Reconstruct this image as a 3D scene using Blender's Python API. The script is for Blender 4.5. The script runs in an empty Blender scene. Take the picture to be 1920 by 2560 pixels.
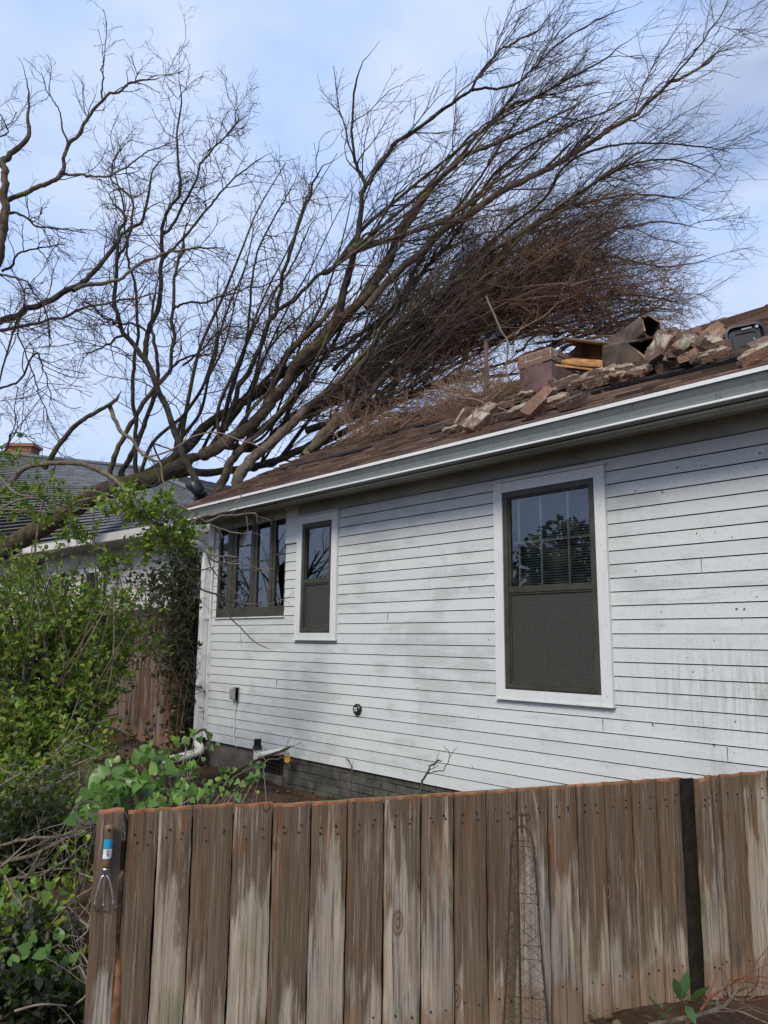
import bpy, math, random
import numpy as np
from mathutils import Vector, Matrix
random.seed(7); RNG = np.random.default_rng(7)
SC = bpy.context.scene; COL = SC.collection
R = math.radians

# ------------------------------------------------------------------ camera
FPX, PITCH, ROLL, YAW, DIST, CAMZ = 1866.52, 0.170287, 0.0096975, 0.7476722, 5.031, 1.65
_fw = np.array([-math.cos(YAW), math.sin(YAW), 0.]); _up = np.array([0, 0, 1.]); _rt = np.cross(_fw, _up)
CF = _fw*math.cos(PITCH)+_up*math.sin(PITCH); _U = np.cross(_rt, CF)
CR = _rt*math.cos(ROLL)+_U*math.sin(ROLL); CU = -_rt*math.sin(ROLL)+_U*math.cos(ROLL)
CC = np.array([0, -DIST, CAMZ])
cam = bpy.data.objects.new('camera', bpy.data.cameras.new('camera')); COL.objects.link(cam)
cam.data.sensor_fit = 'HORIZONTAL'; cam.data.sensor_width = 36; cam.data.lens = FPX/1920*36
cam.data.clip_end = 3000; cam.data.clip_start = .05
cam.matrix_world = Matrix([[CR[i], CU[i], -CF[i], CC[i]] for i in range(3)]+[[0, 0, 0, 1]])
SC.camera = cam
SC.render.resolution_x, SC.render.resolution_y = 768, 1024

def ray(u, v): return CF+CR*(u-960)/FPX-CU*(v-1280)/FPX
def at(u, v, d): return CC+ray(u, v)*d                 # photo pixel + distance -> point
S_ = 1.15733
def dp(x, y, d): return at(x*S_, y*S_, d)
def onY(u, v, y=0.): d = ray(u, v); return CC+d*(y-CC[1])/d[1]
def onZ(u, v, z=0.): d = ray(u, v); return CC+d*(z-CC[2])/d[2]
RS = .5305
def onroof(u, v, h=0.):
    d = ray(u, v); t = (3.30+h+RS*(CC[1]+.5)-CC[2])/(d[2]-RS*d[1]); return CC+d*t
def roofz(y): return 3.27+RS*(y+.5)

# ------------------------------------------------------------------ sky, sun
SUN_EL, SUN_AZ = R(40), R(158)        # from behind the camera, over a thin overcast
W = bpy.data.worlds.new('World'); SC.world = W; W.use_nodes = True
nt = W.node_tree; N = nt.nodes; L = nt.links; N.clear()
def nn(t, **k):
    n = N.new(t)
    for a, b in k.items(): setattr(n, a, b)
    return n
out = nn('ShaderNodeOutputWorld'); mixs = nn('ShaderNodeMixShader')
bgs = nn('ShaderNodeBackground'); bgc = nn('ShaderNodeBackground')
sky = nn('ShaderNodeTexSky', sky_type='NISHITA', sun_disc=False, sun_elevation=SUN_EL, sun_rotation=SUN_AZ, air_density=1.0, dust_density=.25, ozone_density=4.0)
L.new(sky.outputs[0], bgs.inputs[0]); bgs.inputs[1].default_value = .15
tc = nn('ShaderNodeTexCoord'); mp = nn('ShaderNodeMapping'); mp.inputs['Scale'].default_value = (1, 1, 1.7)
mp.inputs['Location'].default_value = (.37, .1, .2)
L.new(tc.outputs['Generated'], mp.inputs[0])
n1 = nn('ShaderNodeTexNoise'); n1.inputs['Scale'].default_value = 2.3; n1.inputs['Detail'].default_value = 7; n1.inputs['Roughness'].default_value = .52; n1.inputs['Distortion'].default_value = .25
n2 = nn('ShaderNodeTexNoise'); n2.inputs['Scale'].default_value = 5.5; n2.inputs['Detail'].default_value = 6
L.new(mp.outputs[0], n1.inputs[0]); L.new(mp.outputs[0], n2.inputs[0])
dot = nn('ShaderNodeVectorMath', operation='DOT_PRODUCT'); L.new(tc.outputs['Generated'], dot.inputs[0])
dot.inputs[1].default_value = tuple(CR*1.0)          # the clearer part of the sky lies to the east
m1 = nn('ShaderNodeMath', operation='MULTIPLY_ADD'); L.new(dot.outputs['Value'], m1.inputs[0]); m1.inputs[1].default_value = -.42
L.new(n1.outputs[0], m1.inputs[2])
lowc = nn('ShaderNodeVectorMath', operation='DOT_PRODUCT'); L.new(tc.outputs['Generated'], lowc.inputs[0]); _d = ray(1990, 760); lowc.inputs[1].default_value = tuple(_d/np.linalg.norm(_d))
lowm = nn('ShaderNodeMapRange'); lowm.interpolation_type = 'SMOOTHSTEP'; L.new(lowc.outputs['Value'], lowm.inputs[0]); lowm.inputs[1].default_value = .982; lowm.inputs[2].default_value = .999; lowm.inputs[4].default_value = .30
m2_ = nn('ShaderNodeMath', operation='ADD'); L.new(m1.outputs[0], m2_.inputs[0]); L.new(lowm.outputs[0], m2_.inputs[1]); m1 = m2_
ramp = nn('ShaderNodeMapRange'); ramp.interpolation_type = 'SMOOTHSTEP'; L.new(m1.outputs[0], ramp.inputs[0])
ramp.inputs[1].default_value = .32; ramp.inputs[2].default_value = .50; ramp.inputs[3].default_value = .46; ramp.inputs[4].default_value = .97
cr = nn('ShaderNodeMix', data_type='RGBA'); L.new(n2.outputs[0], cr.inputs[0])
cr.inputs[6].default_value = (.28, .50, .98, 1); cr.inputs[7].default_value = (.82, .84, .90, 1)
L.new(cr.outputs[2], bgc.inputs[0]); bgc.inputs[1].default_value = .98
L.new(ramp.outputs[0], mixs.inputs[0]); L.new(bgs.outputs[0], mixs.inputs[1]); L.new(bgc.outputs[0], mixs.inputs[2])
L.new(mixs.outputs[0], out.inputs[0])
sun = bpy.data.objects.new('sun', bpy.data.lights.new('sun', 'SUN')); COL.objects.link(sun)
sun.data.energy = 2.3; sun.data.angle = R(20); sun.data.color = (1, .92, .80)
az = SUN_AZ   # Nishita: rotation measured clockwise from +Y seen from above
sd = Vector((math.sin(az)*math.cos(SUN_EL), math.cos(az)*math.cos(SUN_EL), math.sin(SUN_EL)))
sun.rotation_euler = sd.to_track_quat('Z', 'Y').to_euler()
SC.view_settings.view_transform = 'Standard'; SC.view_settings.look = 'None'; SC.view_settings.exposure = 0.22; SC.view_settings.gamma = 1
SC.cycles.max_bounces = 6; SC.cycles.diffuse_bounces = 3; SC.cycles.glossy_bounces = 3; SC.cycles.transparent_max_bounces = 12
SC.cycles.use_denoising = True; SC.cycles.caustics_reflective = False; SC.cycles.caustics_refractive = False

# ------------------------------------------------------------------ materials
class Mat:
    def __init__(s, name):
        s.m = bpy.data.materials.new(name); s.m.use_nodes = True; s.t = s.m.node_tree
        s.p = s.t.nodes['Principled BSDF']; s.o = s.t.nodes['Material Output']
    def n(s, t, **k):
        x = s.t.nodes.new('ShaderNode'+t)
        for a, b in k.items(): setattr(x, a, b)
        return x
    def l(s, a, b): s.t.links.new(a, b)
    def set(s, i, v):
        if hasattr(v, 'is_output') or hasattr(v, 'links'): s.l(v, i)
        else: i.default_value = v
    def coord(s, kind='Object', scale=(1, 1, 1), loc=None, rnd=False):
        c = s.n('TexCoord'); m = s.n('Mapping'); s.l(c.outputs[kind], m.inputs[0]); m.inputs['Scale'].default_value = scale
        if rnd:
            oi = s.n('ObjectInfo'); k = s.math('MULTIPLY', oi.outputs['Random'], 57.)
            cb = s.n('CombineXYZ')
            for i in range(3): s.l(k, cb.inputs[i])
            s.l(cb.outputs[0], m.inputs['Location'])
        elif loc: m.inputs['Location'].default_value = loc
        return m.outputs[0]
    def noise(s, vec, scale=5, detail=5, rough=.55, dist=0., out=0):
        x = s.n('TexNoise'); s.l(vec, x.inputs[0]); x.inputs['Scale'].default_value = scale; x.inputs['Detail'].default_value = detail
        x.inputs['Roughness'].default_value = rough; x.inputs['Distortion'].default_value = dist; return x.outputs[out]
    def vor(s, vec, scale=5, out=0, feature='F1'):
        x = s.n('TexVoronoi', feature=feature); s.l(vec, x.inputs[0]); x.inputs['Scale'].default_value = scale; return x.outputs[out]
    def math(s, op, a, b=None, c=None):
        x = s.n('Math', operation=op); s.set(x.inputs[0], a)
        if b is not None: s.set(x.inputs[1], b)
        if c is not None: s.set(x.inputs[2], c)
        return x.outputs[0]
    def ramp(s, v, a, b, lo=0., hi=1.):
        x = s.n('MapRange'); x.interpolation_type = 'SMOOTHSTEP'; s.l(v, x.inputs[0])
        for i, q in enumerate((a, b, lo, hi)): x.inputs[i+1].default_value = q
        return x.outputs[0]
    def mix(s, f, a, b, mode='MIX'):
        x = s.n('Mix', data_type='RGBA', blend_type=mode); s.set(x.inputs[0], f)
        for i, q in ((6, a), (7, b)):
            if hasattr(q, 'links'): s.l(q, x.inputs[i])
            else: x.inputs[i].default_value = (*q, 1) if len(q) == 3 else q
        return x.outputs[2]
    def sep(s, vec):
        x = s.n('SeparateXYZ'); s.l(vec, x.inputs[0]); return x.outputs
    def island(s): return s.n('NewGeometry').outputs['Random Per Island']
    def fin(s, col, rough=.8, bump=None, bs=.3, bd=.01, spec=.3, metal=0.):
        if hasattr(col, 'links'): s.l(col, s.p.inputs['Base Color'])
        else: s.p.inputs['Base Color'].default_value = (*col, 1)
        s.set(s.p.inputs['Roughness'], rough); s.p.inputs['Metallic'].default_value = metal
        s.p.inputs['Specular IOR Level'].default_value = spec
        if bump is not None:
            b = s.n('Bump'); b.inputs['Strength'].default_value = bs; b.inputs['Distance'].default_value = bd
            s.l(bump, b.inputs['Height']); s.l(b.outputs[0], s.p.inputs['Normal'])
        return s.m

def m_plain(name, col, rough=.6, spec=.3, metal=0., var=.25, scale=8, bs=.15):
    m = Mat(name); v = m.coord('Object'); n = m.noise(v, scale, 6, .6)
    c = m.mix(m.ramp(n, .3, .7), tuple(q*(1-var) for q in col), tuple(min(1, q*(1+var*.5)) for q in col))
    return m.fin(c, rough, m.noise(v, scale*9, 4), bs, .004, spec, metal)

def m_siding():
    m = Mat('weathered white siding'); v = m.coord('Object')
    fine = m.coord('Object', (1.2, 1, 9)); st = m.coord('Object', (22, 1, 1.6))
    big = m.noise(v, 1.15, 6, .6, .6); mid = m.noise(st, 1.6, 5, .6); gr = m.noise(fine, 9, 5, .6)
    cell = m.n('Math', operation='FLOOR'); z = m.sep(v)[2]
    row = m.math('FLOOR', m.math('DIVIDE', m.math('SUBTRACT', z, .397), .1016))
    wn = m.n('TexWhiteNoise', noise_dimensions='1D'); m.l(row, wn.inputs['W'])
    c = m.mix(wn.outputs[0], (.575, .605, .59), (.625, .645, .62))
    c = m.mix(m.ramp(big, .46, .66, 0, .3), c, (.45, .47, .45))
    bd = m.noise(m.coord('Object', (.9, 1, 4.5)), 2.2, 5, .6, .4)
    c = m.mix(m.ramp(m.math('MULTIPLY', big, bd), .24, .36, 0, .36), c, (.36, .36, .33))
    c = m.mix(m.ramp(gr, .5, .8, 0, .3), c, (.44, .46, .44))
    c = m.mix(m.math('MULTIPLY', m.ramp(mid, .5, .75), m.ramp(big, .4, .6, 0, .3)), c, (.34, .34, .30))
    # mildew band at the right-hand low part of the wall, as on the photographed boards
    x = m.sep(v)[0]
    g1 = m.math('MULTIPLY', m.ramp(x, -3.3, -1.9), m.ramp(m.math('ABSOLUTE', m.math('SUBTRACT', z, 1.35)), .0, .45, 1, 0))
    c = m.mix(m.math('MULTIPLY', g1, m.ramp(mid, .40, .66, 0, .6)), c, (.33, .31, .27))
    # stuck flecks of bark and leaf
    dense = m.ramp(x, -5.5, -2.0, .0, .62)
    for sc, th, k in ((22, .15, 1), (50, .2, 2), (95, .24, 3)):
        w = m.coord('Object', (1., .001, .8), loc=(k*3.1, 0, k))
        d = m.vor(m.mix(.12, w, m.noise(m.coord('Object', (1, .001, 1)), 40, 2, out=1)), sc); colr = m.vor(w, sc, 1)
        sel = m.sep(colr)[0]
        pres = m.math('LESS_THAN', sel, m.math('ADD', dense, .05 if k > 1 else .12) if k > 1 else m.math('MULTIPLY_ADD', dense, .18, .05))
        f = m.math('MULTIPLY', m.ramp(d, th*.6, th, 1, 0), pres)
        c = m.mix(m.math('MULTIPLY', f, .8 if k < 3 else .6), c, (.06, .05, .04))
    return m.fin(c, .62, m.noise(fine, 30, 4), .12, .003, .25)

def m_wood(name, dark=(.045, .029, .018), light=(.52, .425, .315), warm=(.17, .088, .038), green=True, axis_z=1.1):
    m = Mat(name)
    v = m.coord('Object', (16, 16, .75), rnd=True); v2 = m.coord('Object', (60, 60, 1.6), rnd=True); v3 = m.coord('Object', (7, 7, 1.6), rnd=True)
    base = m.coord('Object'); z = m.sep(base)[2]
    oi = m.n('ObjectInfo').outputs['Random']
    g = m.noise(v, 1.6, 7, .62, 1.2); f = m.noise(v2, 1.7, 6, .65, .4); b = m.noise(v3, 1.3, 5, .55, .9)
    o2 = m.math('FRACT', m.math('MULTIPLY', oi, 13.7)); o3 = m.math('FRACT', m.math('MULTIPLY', oi, 29.3))
    hf = m.noise(m.coord('Object', (150, 150, 3.), rnd=True), 1., 4, .7)
    v4 = m.coord('Object', (13, 13, .95), rnd=True); w4 = m.noise(v4, 1.1, 7, .62, .8)
    c = m.mix(m.ramp(g, .36, .64), (light[0]*.66, light[1]*.63, light[2]*.6), light)
    c = m.mix(m.math('MULTIPLY', m.ramp(o2, .3, 1, 0, .7), m.ramp(b, .38, .6)), c, (.27, .20, .14))
    c = m.mix(m.math('MULTIPLY', m.ramp(b, .45, .62), .35), c, (.36, .37, .33))
    # water stains running down from the cut tops in tongues of uneven length, different on each board
    top = m.math('MULTIPLY_ADD', m.ramp(z, axis_z-1.0, axis_z, -.14, .14), 1.0, m.math('MULTIPLY_ADD', o3, .24, -.075))
    tong = m.math('ADD', m.math('MULTIPLY_ADD', w4, .65, m.math('MULTIPLY', m.noise(v3, 1.6, 4, .5, .8), .35)), top)
    st_c = m.mix(m.ramp(f, .35, .65), dark, warm)
    c = m.mix(m.ramp(tong, .50, .585, 0, .88), c, m.mix(m.ramp(w4, .40, .70), st_c, (.155, .105, .062)))
    c = m.mix(m.ramp(f, .53, .66, 0, .75), c, tuple(q*1.1 for q in dark))
    c = m.mix(m.ramp(m.noise(v2, .8, 6, .7, 2.), .54, .68, 0, .55), c, (.46, .40, .33))
    c = m.mix(m.math('MULTIPLY', m.ramp(m.noise(v4, 2.3, 5, .6, .6), .54, .68), m.ramp(z, axis_z-.7, axis_z, .2, .85)), c, (.20, .085, .032))
    low = m.math('ADD', m.noise(v3, 1.4, 5, .6), m.ramp(z, .25, .60, .22, -.35))
    c = m.mix(m.ramp(low, .50, .62, 0, .6), c, (.25, .135, .07))
    if green:
        gm = m.math('MULTIPLY', m.ramp(m.noise(v3, 1.1, 4, .6, .3), .56, .68), m.ramp(z, .3, .95, .55, .08))
        c = m.mix(gm, c, (.10, .12, .028))
    # knots
    k = m.coord('Object', (5.5, 5.5, 2.6), rnd=True); kd = m.vor(k, 1.0); 
    ring = m.math('SINE', m.math('MULTIPLY', kd, 110.))
    kn = m.ramp(kd, .09, .15, 1, 0)
    c = m.mix(m.math('MULTIPLY', kn, .75), c, m.mix(m.ramp(ring, -1, 1), (.10, .045, .025), (.26, .17, .11)))
    h = m.math('ADD', m.math('MULTIPLY', g, .6), m.math('MULTIPLY', f, .6))
    c = m.mix(m.ramp(hf, .35, .65, .0, .5), c, m.mix(.45, c, (.02, .014, .01)))
    c = m.mix(m.ramp(m.noise(m.coord('Object', (120, 120, 2.2), rnd=True), 1.5, 4, .6), .56, .66, 0, .55), c, (.03, .022, .016))
    return m.fin(c, .78, h, .7, .006, .3)

def m_bark(name, c0, c1, moss, mossamt=.5, sc=9):
    m = Mat(name); v = m.coord('Object'); n = m.noise(v, sc, 7, .65, .3); f = m.noise(v, sc*6, 5, .6); b = m.noise(v, 1.3, 4, .6)
    c = m.mix(m.ramp(n, .35, .65), c0, c1)
    nz = m.sep(m.n('NewGeometry').outputs['Normal'])[2]
    c = m.mix(m.math('MULTIPLY', m.ramp(m.math('ADD', b, m.math('MULTIPLY', nz, .08)), .44, .6), mossamt), c, moss)
    c = m.mix(m.ramp(f, .55, .75, 0, .6), c, tuple(q*.35 for q in c0))
    h = m.math('ADD', n, f)
    return m.fin(c, .9, h, .8, .02, .15)

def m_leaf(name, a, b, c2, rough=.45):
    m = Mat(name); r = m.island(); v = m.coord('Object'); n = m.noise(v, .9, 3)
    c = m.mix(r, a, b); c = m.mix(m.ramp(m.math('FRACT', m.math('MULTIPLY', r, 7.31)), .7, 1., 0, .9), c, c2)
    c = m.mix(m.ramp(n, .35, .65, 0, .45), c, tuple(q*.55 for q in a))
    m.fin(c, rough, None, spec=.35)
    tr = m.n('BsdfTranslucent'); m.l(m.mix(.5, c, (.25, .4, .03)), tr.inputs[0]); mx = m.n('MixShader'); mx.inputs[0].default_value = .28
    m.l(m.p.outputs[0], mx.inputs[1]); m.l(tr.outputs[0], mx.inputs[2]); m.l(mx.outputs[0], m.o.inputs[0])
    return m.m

def m_brick(name='old brick'):
    m = Mat(name); v = m.coord('Object', (1, 1, 1), rnd=True); oi = m.n('ObjectInfo').outputs['Random']
    n = m.noise(v, 9, 6, .65); f = m.noise(v, 50, 4)
    c = m.mix(oi, (.11, .075, .058), (.27, .155, .105)); c = m.mix(m.ramp(m.math('FRACT', m.math('MULTIPLY', oi, 5.3)), .6, 1, 0, .7), c, (.13, .10, .085))
    c = m.mix(m.ramp(m.noise(v, 22, 5, .6), .58, .68, 0, .7), c, (.36, .31, .24)); c = m.mix(m.ramp(f, .5, .75, 0, .5), c, (.07, .05, .045))
    return m.fin(c, .9, m.math('ADD', n, f), .9, .012, .15)

def m_shingle(name, a, b, c2, gran=160):
    m = Mat(name); r = m.island(); v = m.coord('Object'); n = m.noise(v, gran, 3, .6); g = m.noise(v, 1.2, 5, .6)
    c = m.mix(r, a, b); c = m.mix(m.ramp(m.math('FRACT', m.math('MULTIPLY', r, 9.7)), .6, 1, 0, .8), c, c2)
    c = m.mix(m.ramp(n, .35, .7, 0, .5), c, tuple(q*.4 for q in a)); c = m.mix(m.ramp(g, .5, .75, 0, .4), c, (.07, .06, .05))
    return m.fin(c, .92, n, .5, .004, .15)

def m_soil():
    m = Mat('damp soil'); v = m.coord('Object'); n = m.noise(v, 2.1, 8, .62); f = m.noise(v, 22, 7, .7); p = m.vor(v, 45)
    c = m.mix(m.ramp(n, .35, .65), (.045, .027, .017), (.11, .068, .042)); c = m.mix(m.ramp(f, .52, .7, 0, .7), c, (.19, .125, .08))
    c = m.mix(m.ramp(p, .0, .12, .5, 0), c, (.24, .19, .13))
    return m.fin(c, .95, m.math('ADD', f, n), 1., .03, .12)

def m_glass():
    m = Mat('window glass'); g = m.n('BsdfGlossy'); g.inputs['Roughness'].default_value = .015; g.inputs['Color'].default_value = (.9, .93, .97, 1)
    t = m.n('BsdfTransparent'); t.inputs[0].default_value = (.82, .86, .84, 1); fr = m.n('Fresnel'); fr.inputs[0].default_value = 1.6
    v = m.coord('Object'); sp = m.vor(v, 55); d = m.n('BsdfDiffuse'); d.inputs[0].default_value = (.35, .34, .3, 1)
    mx = m.n('MixShader'); m.l(m.math('MULTIPLY_ADD', fr.outputs[0], 1.5, .03), mx.inputs[0]); m.l(t.outputs[0], mx.inputs[1]); m.l(g.outputs[0], mx.inputs[2])
    m2 = m.n('MixShader'); m.l(m.math('ADD', m.ramp(sp, .05, .1, .55, 0), m.ramp(m.noise(v, 4, 5), .45, .8, .0, .10)), m2.inputs[0]); m.l(mx.outputs[0], m2.inputs[1]); m.l(d.outputs[0], m2.inputs[2])
    m.l(m2.outputs[0], m.o.inputs[0]); return m.m
def m_screen():
    m = Mat('insect screen'); v = m.coord('Object'); n = m.noise(v, 60, 6, .8)
    m.fin(m.mix(m.ramp(n, .3, .8), (.05, .047, .040), (.085, .08, .066)), .55, spec=.3)
    t = m.n('BsdfTransparent'); mx = m.n('MixShader'); mx.inputs[0].default_value = .80
    m.l(t.outputs[0], mx.inputs[1]); m.l(m.p.outputs[0], mx.inputs[2]); m.l(mx.outputs[0], m.o.inputs[0]); return m.m
def m_speck(name, col, dirt=(.08, .07, .05), rough=.4, amt=.05, streak=True):
    m = Mat(name); v = m.coord('Object'); w = m.coord('Object', (1, 1, 1)); sp = m.vor(w, 38); sel = m.sep(m.vor(w, 38, 1))[0]
    f = m.math('MULTIPLY', m.ramp(sp, .1, .2, 1, 0), m.math('LESS_THAN', sel, amt*3)); n = m.noise(m.coord('Object', (6, 1, 1)), 2.5, 6, .65)
    c = m.mix(m.ramp(n, .45, .75, 0, .35), col, tuple(q*.62 for q in col)); c = m.mix(m.math('MULTIPLY', f, .85), c, dirt)
    return m.fin(c, rough, n, .1, .003, .4)

M = dict(
 siding=m_siding(), trim=m_speck('white trim paint', (.68, .69, .66), amt=.03), gutter=m_speck('grey gutter metal', (.145, .165, .155), rough=.55, amt=.06),
 gutterlip=m_speck('white gutter lip', (.80, .80, .76), rough=.35, amt=.02), soffit=m_plain('soffit paint', (.35, .365, .32), .7, var=.2, scale=2.),
 frame=m_plain('bronze window frame', (.058, .055, .040), .45, var=.3), glass=m_glass(), screen=m_screen(),
 gap=m_plain('groove shade and joint colour', (.035, .042, .040), .85), dark=m_plain('dark room', (.025, .024, .022), .9), blind=m_plain('window blind', (.24, .30, .28), .6, var=.1), muntin=m_plain('inner muntin', (.50, .50, .48), .5),
 shingle=m_shingle('brown shingles', (.14, .090, .068), (.28, .19, .14), (.065, .048, .040)), felt=m_plain('tar felt', (.017, .016, .016), .8),
 greyshingle=m_shingle('grey shingles', (.15, .155, .16), (.22, .225, .23), (.11, .115, .12), 90),
 foundation=m_plain('painted foundation brick', (.085, .082, .066), .85, var=.45, scale=6, bs=.5), concrete=m_plain('foundation concrete', (.14, .12, .10), .9, var=.4, scale=4),
 fence=m_wood('weathered fence wood'), cut=m_plain('raw cut wood', (.33, .145, .062), .8, var=.45, scale=30), nail=m_plain('rusty nail', (.02, .013, .01), .7),
 backfence=m_wood('brown back fence wood', (.035, .016, .009), (.15, .075, .04), (.10, .045, .02), False, 2.3),
 gapshade=m_plain('dark gap shade strip', (.022, .016, .011), .7, var=.5, scale=20), trunkbark=m_bark('furrowed trunk bark', (.045, .033, .024), (.125, .092, .062), (.10, .09, .035), .45, 14), bark=m_bark('tree bark', (.075, .055, .038), (.18, .138, .092), (.165, .15, .045), .7),
 darkbark=m_bark('dark wet bark', (.032, .027, .024), (.095, .078, .062), (.10, .095, .035), .4),
 palebark=m_bark('pale bark', (.13, .098, .07), (.25, .20, .15), (.17, .16, .06), .35, 12),
 twig=m_plain('thin twigs', (.11, .082, .064), .85, var=.3, scale=2), twigb=m_plain('brown twig mass', (.25, .155, .10), .85, var=.3, scale=2),
 twigl=m_plain('light grey twigs', (.23, .185, .145), .8, var=.4, scale=5), redtwig=m_plain('reddish twigs', (.19, .07, .035), .8),
 leaf=m_leaf('shrub leaves', (.070, .155, .018), (.21, .30, .032), (.42, .42, .055)), ivy=m_leaf('ivy leaves', (.05, .13, .022), (.19, .34, .060), (.27, .37, .09), .32),
 darkleaf=m_leaf('shaded ivy leaves', (.020, .026, .012), (.035, .042, .018), (.05, .035, .018)), innerleaf=m_leaf('shade-toned inner leaves', (.030, .070, .014), (.070, .125, .022), (.12, .15, .03)), brownleaf=m_leaf('dry leaves', (.10, .06, .03), (.17, .11, .06), (.22, .17, .1), .8),
 soil=m_soil(), brick=m_brick(), mortar=m_plain('old mortar', (.36, .31, .235), .95, var=.6, scale=14, bs=.6), rust=m_plain('rusty painted metal', (.155, .09, .08), .6, var=.35, scale=5),
 flue=m_plain('sooty clay flue', (.12, .088, .062), .85, var=.6, scale=7, bs=.5), flueedge=m_plain('flue edge', (.30, .19, .11), .85, var=.5, scale=14), flueorange=m_plain('burnt flue inside', (.17, .08, .035), .85, var=.7, scale=6), clay=m_plain('orange clay', (.42, .20, .07), .85, var=.4, scale=11, bs=.4), soot=m_plain('soot', (.012, .011, .010), .9),
 black=m_plain('black plastic', (.018, .020, .022), .38, .5, var=.3), pvc=m_speck('white plastic pipe', (.80, .78, .70), rough=.4, amt=.03), steel=m_plain('bright steel', (.85, .84, .82), .3, .5, 1., .1),
 handle=m_plain('varnished handle', (.19, .115, .055), .45, .5, var=.35, scale=20), blue=m_plain('blue sticker', (.02, .30, .50), .4, var=.05), white=m_plain('white sticker', (.7, .7, .7), .4, var=.05), ink=m_plain('black ink', (.02, .02, .02), .5, var=.05),
 rustwire=m_plain('rusty wire', (.06, .045, .034), .8), greybox=m_plain('grey plastic', (.40, .39, .37), .5), hbrick=m_brick('far chimney brick'), orange=m_plain('orange paint', (.42, .12, .035), .7, var=.3),
 lightgrey=m_plain('far white paint', (.62, .60, .55), .7, var=.15, scale=3), sage=m_leaf('sage leaves', (.10, .19, .07), (.15, .26, .11), (.2, .3, .14), .55), paper=m_plain('pale wrapper', (.45, .52, .62), .5, var=.3, scale=18), amber=m_plain('amber leaf', (.5, .28, .03), .6))

# ------------------------------------------------------------------ object helpers
class MB:
    def __init__(s): s.v = []; s.f = []; s.mi = []; s.n = 0
    def add(s, V, F, mi=0):
        V = np.asarray(V, float).reshape(-1, 3); s.v.append(V)
        for f in F: s.f.append([i+s.n for i in f]); s.mi.append(mi)
        s.n += len(V); return s
    def box(s, a, b, mi=0, M4=None):
        x0, y0, z0 = a; x1, y1, z1 = b
        V = np.array([(x0, y0, z0), (x1, y0, z0), (x1, y1, z0), (x0, y1, z0), (x0, y0, z1), (x1, y0, z1), (x1, y1, z1), (x0, y1, z1)])
        if M4 is not None: V = V@M4[0].T+M4[1]
        return s.add(V, [(0, 3, 2, 1), (4, 5, 6, 7), (0, 1, 5, 4), (1, 2, 6, 5), (2, 3, 7, 6), (3, 0, 4, 7)], mi)
    def quad(s, *p, mi=0): return s.add(p, [tuple(range(len(p)))], mi)
    def tube(s, pts, rad, k=8, mi=0, cap=True):
        P = np.asarray(pts, float)[None]; Rr = np.full((1, P.shape[1]), rad, float) if np.isscalar(rad) else np.asarray(rad, float)[None]
        V, F = tubes(P, Rr, k); F = [tuple(f) for f in F]
        if cap: F += [tuple(range(k))[::-1], tuple(range(len(V)-k, len(V)))]
        return s.add(V, F, mi)
    def extr(s, prof, x0, x1, mi=0, cap=True):            # (y,z) profile swept along x
        n = len(prof); V = [(x0, y, z) for y, z in prof]+[(x1, y, z) for y, z in prof]
        F = [(i, i+1, n+i+1, n+i) for i in range(n-1)]
        if cap: F += [tuple(range(n))[::-1], tuple(range(n, 2*n)), (n-1, 0, n, 2*n-1)]
        return s.add(V, F, mi)
    def build(s, name, mats, parent=None, smooth=False, bevel=0.):
        me = bpy.data.meshes.new(name); V = np.concatenate(s.v)
        me.from_pydata(V.tolist(), [], s.f)
        for m in (mats if isinstance(mats, (list, tuple)) else [mats]): me.materials.append(m)
        me.polygons.foreach_set('material_index', s.mi)
        if smooth: me.polygons.foreach_set('use_smooth', [True]*len(s.f))
        o = bpy.data.objects.new(name, me); COL.objects.link(o); o.parent = parent
        if parent is not None and parent.type == 'EMPTY': o.matrix_parent_inverse = parent.matrix_world.inverted()
        if bevel:
            b = o.modifiers.new('b', 'BEVEL'); b.width = bevel; b.segments = 2; b.limit_method = 'ANGLE'
        return o

def tubes(P, Rd, k=3):
    M_, n, _ = P.shape
    T = np.empty_like(P); T[:, 1:-1] = P[:, 2:]-P[:, :-2]; T[:, 0] = P[:, 1]-P[:, 0]; T[:, -1] = P[:, -1]-P[:, -2]
    T /= np.linalg.norm(T, axis=2, keepdims=True)+1e-9
    ref = np.where(np.abs(T.mean(1, keepdims=True)[..., 2:3]) > .85, np.array([1., 0, 0]), np.array([0, 0, 1.]))
    A = np.cross(T, ref); A /= np.linalg.norm(A, axis=2, keepdims=True)+1e-9; B = np.cross(T, A)
    th = np.arange(k)*2*np.pi/k
    V = P[:, :, None]+Rd[:, :, None, None]*(A[:, :, None]*np.cos(th)[None, None, :, None]+B[:, :, None]*np.sin(th)[None, None, :, None])
    i = np.arange(n-1)[:, None]*k; j = np.arange(k)[None]; j2 = (j+1) % k
    q = np.stack([i+j, i+j2, i+k+j2, i+k+j], -1).reshape(-1, 4)
    F = (q[None]+(np.arange(M_)*n*k)[:, None, None]).reshape(-1, 4)
    return V.reshape(-1, 3), F

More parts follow.
